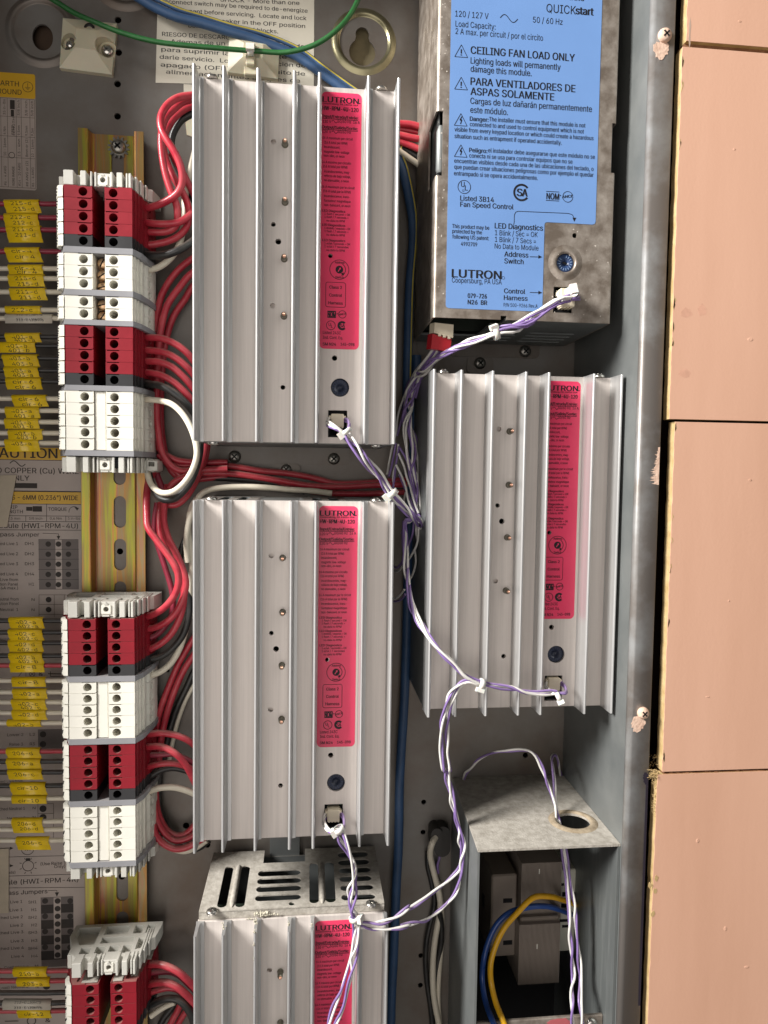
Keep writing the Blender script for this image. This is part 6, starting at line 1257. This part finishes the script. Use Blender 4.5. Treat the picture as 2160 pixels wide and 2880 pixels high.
tie('nylon cable tie clasping the green wire to the tie mount', ZH.a(485, 338, 12.2), (1, .02, 0), 1.75, (0, .15, 1), 3.4)
# red and cream connector hanging free
cn = thing('loose_connector', 'small red and cream plug hanging free under the left corner of the blue-labelled module', 'connector', ZJ.a(215, 800, 55))
zc = 60; P_ = lambda x, y, z_=zc: ZJ.a(x, y, z_)
b = B(); f = [P_(172, 728), P_(298, 742), P_(294, 830), P_(168, 795)]; bk = [p + Vector((-1.5, .6, -6)) for p in f]
b.convex(f + bk, [(0, 1, 2, 3), (4, 5, 6, 7), (0, 1, 5, 4), (1, 2, 6, 5), (2, 3, 7, 6), (3, 0, 4, 7)])
for k_ in range(3):
    q = f[3].lerp(f[2], .3 + .25 * k_); b.box(q.x - .7, q.x + .7, q.y - 1, q.y + .6, zc - 3, zc + .2, .1)
part('cream_housing', b, M['cream'], cn)
b = B(); f = [P_(160, 800), P_(288, 835), P_(278, 920), P_(150, 900)]; bk = [p + Vector((-1.5, .6, -7)) for p in f]
f2 = [p + Vector((0, 0, -1.2)) for p in f]
b.convex(f2 + bk, [(0, 1, 2, 3), (4, 5, 6, 7), (0, 1, 5, 4), (1, 2, 6, 5), (2, 3, 7, 6), (3, 0, 4, 7)])
s = [P_(150, 740, 56), P_(172, 728, 56), P_(166, 900, 56), P_(146, 890, 56)]; bk = [p + Vector((0, 0, -5)) for p in s]
b.convex(s + bk, [(0, 1, 2, 3), (4, 5, 6, 7), (0, 1, 5, 4), (1, 2, 6, 5), (2, 3, 7, 6), (3, 0, 4, 7)])
part('red_housing', b, M['redcon'], cn)
for k_ in range(4):
    b = B(); x = 150 + 18 * k_; b.tube(spline([P_(x + 20, 890, 54), P_(x - 20, 950, 48), P_(x - 80, 1030, 40), P_(x - 130, 1120, 32), P_(x - 160, 1230, 28)], 7), .75, 8); part('violet_strand' if k_ % 2 else 'white_strand', b, M['wpur'] if k_ % 2 else M['wht2'], cn)
# ================================================================== tagged field wires on the left
def tag_wire(i, zm, mat, colname, y, x0, x1, words, tail, shear=.28, white=False, xl=None, dy=0, yl=None, where=''):
    kx = zm.k; z_ = 24
    e = zm.a(xl or 500, y, 22); a = zm.a(x0 - 60, y + dy, z_); l0 = zm.a(-700, (yl if yl is not None else y) + dy, z_)
    r = 1.32
    nm = {'wdred': 'red_wire', 'wblk': 'black_wire', 'wwht': 'white_wire', 'wred': 'red_wire'}[mat]
    ax, bx = zm.a(x0, y + dy, z_), zm.a(x1, y + dy, z_); c = (ax + bx) / 2
    end = Vector((-73.5, e.y, 22))
    kind = 'white' if white else 'yellow'
    lab = '%s wire tagged %s, %s' % (colname, words[0], where) if words else '%s wire without a tag, %s' % (colname, where)
    t = thing(nm, lab, 'wire', c if words else e, 'tagged field wires on the left')
    b = B(); pts = [l0, zm.a(-60, (y + (yl if yl is not None else y)) / 2 + dy, z_), ax, bx, bx.lerp(end, .5), end, end + Vector((4, 0, 0))]
    b.tube(spline(pts, 6), r, 12); part('insulation', b, M[mat], t)
    if not words: return
    R = 2.0; prof = []; s = 0
    def addp(y_, zz_):
        nonlocal s
        if prof: s += math.hypot(y_ - prof[-1][1], zz_ - prof[-1][2])
        prof.append((s, y_, zz_))
    a_end = -25 if tail > 0 else -80
    for a_ in range(130, a_end - 1, -8): addp(R * math.sin(math.radians(a_)), R * math.cos(math.radians(a_)))
    sf = min(prof, key=lambda q: abs(math.degrees(math.atan2(q[1], q[2])) - 8))[0]
    if tail > 0:
        y_, zz_ = prof[-1][1], prof[-1][2]; L = tail * .76 / kx / 5.15
        for k_ in range(1, 9):
            f = k_ / 8; addp(y_ - L * f * .97, zz_ - L * .18 * f + .35 * math.sin(f * 3.0) * (L / 4) + .5 * max(0, f - .6) * L * .5)
    S_end = s
    def pos(sv, off=0.0):
        sv = min(max(sv, 0), S_end - 1e-4); j = 0
        while j < len(prof) - 2 and prof[j + 1][0] < sv: j += 1
        q0, q1 = prof[j], prof[j + 1]; f = (sv - q0[0]) / max(1e-6, q1[0] - q0[0])
        dy_, dz_ = q1[1] - q0[1], q1[2] - q0[2]; l_ = math.hypot(dy_, dz_) or 1; ny, nz = dz_ / l_ * -1, dy_ / l_ * 1
        ny, nz = -ny, -nz
        if nz < 0 and sv > sf: pass
        return q0[1] + dy_ * f + ny * off, q0[2] + dz_ * f + nz * off
    b = B(); vs = []; th = .14; n_ = len(prof)
    W = bx.x - ax.x; cx = ax.x; cy = c.y; cz = c.z; rs = random.Random(i); sl = (bx.y - ax.y)
    def X(f, sv): return cx + W * f + max(0, sv - sf) * shear + .12 * math.sin(sv * 1.7 + i) * (1 if sv > sf else 0)
    for side in (0, 1):
        for (sv, py, pz) in prof:
            yy, zz_ = pos(sv, 0 if side == 0 else th)
            for f in (0, 1): vs.append((X(f, sv), cy + yy + sl * (f - .5), cz + zz_))
    fs = []
    for side in (0, 1):
        o = side * 2 * n_
        for j in range(n_ - 1):
            q = (o + 2 * j, o + 2 * j + 1, o + 2 * j + 3, o + 2 * j + 2); fs.append(q if side == 0 else q[::-1])
    o = 2 * n_
    for j in range(n_ - 1):
        for f in (0, 1): q = (2 * j + f, 2 * j + 2 + f, o + 2 * j + 2 + f, o + 2 * j + f); fs.append(q if f == 0 else q[::-1])
    fs.append((0, 1, o + 1, o)); e_ = 2 * (n_ - 1); fs.append((e_, o + e_, o + e_ + 1, e_ + 1))
    b.add(vs, fs, 0, True)
    tg = part('tag', b, M['wtag' if white else 'tag'], t)
    tx = B()
    def put(word, sb, x_a, x_b, cap):
        gv, gf = glyphs(word, .004); g0 = min(v[0] for v in gv); g1 = max(v[0] for v in gv); h = cap / CAP
        out = []
        for v in gv:
            sv = sb - v[1] * h; yy, zz_ = pos(sv, th + .05); f = x_a + (x_b - x_a) * (v[0] - g0) / (g1 - g0); out.append((X(f, sv), cy + yy + sl * (f - .5), cz + zz_))
        tx.add(out, gf)
    cap = 1.95 if not white else 1.1
    put(words[0], sf + 1.75, .2 if not white else .25, .78 if not white else .8, cap)
    if len(words) > 1: put(words[1], min(S_end - .3, sf + 4.55 if not white else sf + 2.2), .24, .82, cap * .95)
    if len(words) > 2: put(words[2], sf - .7, .25, .8, cap)
    part('lettering', tx, M['ink'], tg)
up = 'upper stack'; md = 'middle stack'; bt_ = 'bottom stack'
TW = [(ZB, 'wdred', 'dark red', 335, 40, 330, ('215-d', '215-d'), 95, 'topmost of the upper stack'), (ZB, 'wdred', 'dark red', 450, 40, 325, ('212-c', '212-c'), 90, 'second of the upper stack'), (ZB, 'wdred', 'dark red', 552, 60, 345, ('211-d', '211-d'), 130, 'third of the upper stack'), (ZB, 'wdred', 'dark red', 732, 48, 335, ('cir-4', 'cir-4'), 110, 'just above the white wires of the upper stack'),
      (ZB, 'wwht', 'white', 875, 75, 360, ('cir-4', 'cir-4'), 55, 'topmost white one'), (ZB, 'wwht', 'white', 958, 75, 370, ('215-d', '215-d'), 80, 'second white one from the top'), (ZB, 'wwht', 'white', 1070, 85, 385, ('211-d', '211-d'), 80, 'third white one from the top'), (ZB, 'wwht', 'white', 1220, 50, 345, ('212-c',), 0, 'fourth white one from the top'),
      (ZC, 'wblk', 'black', 140, 50, 340, ('401-a', '401-a'), 50, 'topmost black one'), (ZC, 'wblk', 'black', 215, 5, 303, ('401-b', '401-b'), 65, 'second black one from the top'), (ZC, 'wblk', 'black', 318, 25, 320, ('403-b', '403-b'), 80, 'third black one from the top'), (ZC, 'wblk', 'black', 420, 40, 325, ('403-a', '403-a'), 65, 'fourth black one from the top'), (ZC, 'wblk', 'black', 512, 55, 350, ('cir-6', 'cir-6'), 75, 'just above the lower white wires of the upper stack'),
      (ZC, 'wwht', 'white', 655, 105, 390, ('cir-6', 'cir-6'), 75, 'first under the black wires of the upper stack'), (ZC, 'wwht', 'white', 755, 50, 335, ('401-a', '401-a'), 70, 'second under the black wires of the upper stack'), (ZC, 'wwht', 'white', 850, 45, 330, ('401-b', '401-b'), 60, 'third under the black wires of the upper stack'), (ZC, 'wwht', 'white', 942, 75, 360, ('403-b', '403-b'), 60, 'just above the caution label'), (ZC, 'wwht', 'white', 1025, 45, 330, ('403-a',), 80, 'with its tag hanging over the word CAUTION'),
      (ZE, 'wblk', 'black', 283, 80, 365, ('402-a', '402-a'), 65, 'topmost of the middle stack'), (ZE, 'wblk', 'black', 380, 75, 360, ('402-c', '402-c'), 70, 'second of the middle stack'), (ZE, 'wblk', 'black', 468, 75, 360, ('402-d', '402-d'), 78, 'third of the middle stack'), (ZE, 'wblk', 'black', 575, 80, 360, ('402-b', '402-b'), 65, 'fourth of the middle stack'), (ZE, 'wred', 'red', 655, 90, 375, ('cir-8',), 55, 'single red one of the middle stack'),
      (ZE, 'wwht', 'white', 782, 105, 385, ('cir-8',), 45, 'first white one of the middle stack'), (ZE, 'wwht', 'white', 878, 110, 395, ('402-a',), 50, 'second white one of the middle stack'), (ZE, 'wwht', 'white', 962, 100, 385, ('402-c', '402-c'), 60, 'third white one of the middle stack'), (ZE, 'wwht', 'white', 1050, 105, 390, ('402-d',), 55, 'fourth white one of the middle stack'), (ZE, 'wwht', 'white', 1135, 65, 348, ('402-b',), 0, 'fifth white one of the middle stack'),
      (ZF, 'wred', 'red', 38, 60, 340, ('206-d',), 50, 'single red one in the lower run of the middle stack'), (ZF, 'wblk', 'black', 122, 60, 345, ('206-a',), 55, 'first black one under the red 206-d wire'), (ZF, 'wblk', 'black', 213, 70, 355, ('206-c',), 55, 'second black one under the red 206-d wire'), (ZF, 'wblk', 'black', 325, 92, 385, ('cir-10',), 75, 'lowest black one of the middle stack'),
      (ZF, 'wwht', 'white', 430, 105, 395, ('cir-10',), 30, 'just below the black cir-10 wire'), (ZF, 'wwht', 'white', 622, 105, 360, ('206-d', '206-d'), 105, 'with a bright curled tag'), (ZF, 'wwht', 'white', 780, 140, 415, ('206-c',), 80, 'lowest of the middle stack'),
      (ZG, 'wred', 'red', 742, 115, 395, ('210-b',), 30, 'topmost of the bottom stack'), (ZG, 'wred', 'red', 825, 145, 420, ('203-a',), 25, 'second of the bottom stack'), (ZG, 'wred', 'red', 1075, 150, 428, ('cir-12',), 45, 'lowest at the bottom edge')]
for i, (zm, mt, cn_, y, x0, x1, wd, tail, wh) in enumerate(TW):
    tag_wire(i, zm, mt, cn_, y, x0, x1, wd, tail, shear=random.uniform(.10, .34), where=wh, yl=y + (45 if zm is ZE and mt == 'wwht' else 0) * 0)
tag_wire(60, ZB, 'wwht', 'white', 1290, 50, 440, ('212-C LIGHTS', '212-C LIGHTS', '212-C LIGHTS'), 45, .1, True, where='in the short white run of the upper stack')
tag_wire(61, ZG, 'wblk', 'black', 1010, 30, 432, ('212-C LIGHTS', '212-C LIGHTS', '212-C LIGHTS'), 40, .05, True, where='near the bottom edge')
tag_wire(62, ZG, 'wblk', 'black', 925, 150, 400, None, 0, where='between the red 203-a wire and the white tag')
tag_wire(63, ZF, 'wwht', 'white', 690, 150, 400, None, 0, where='under the bright curled tag of the middle stack')
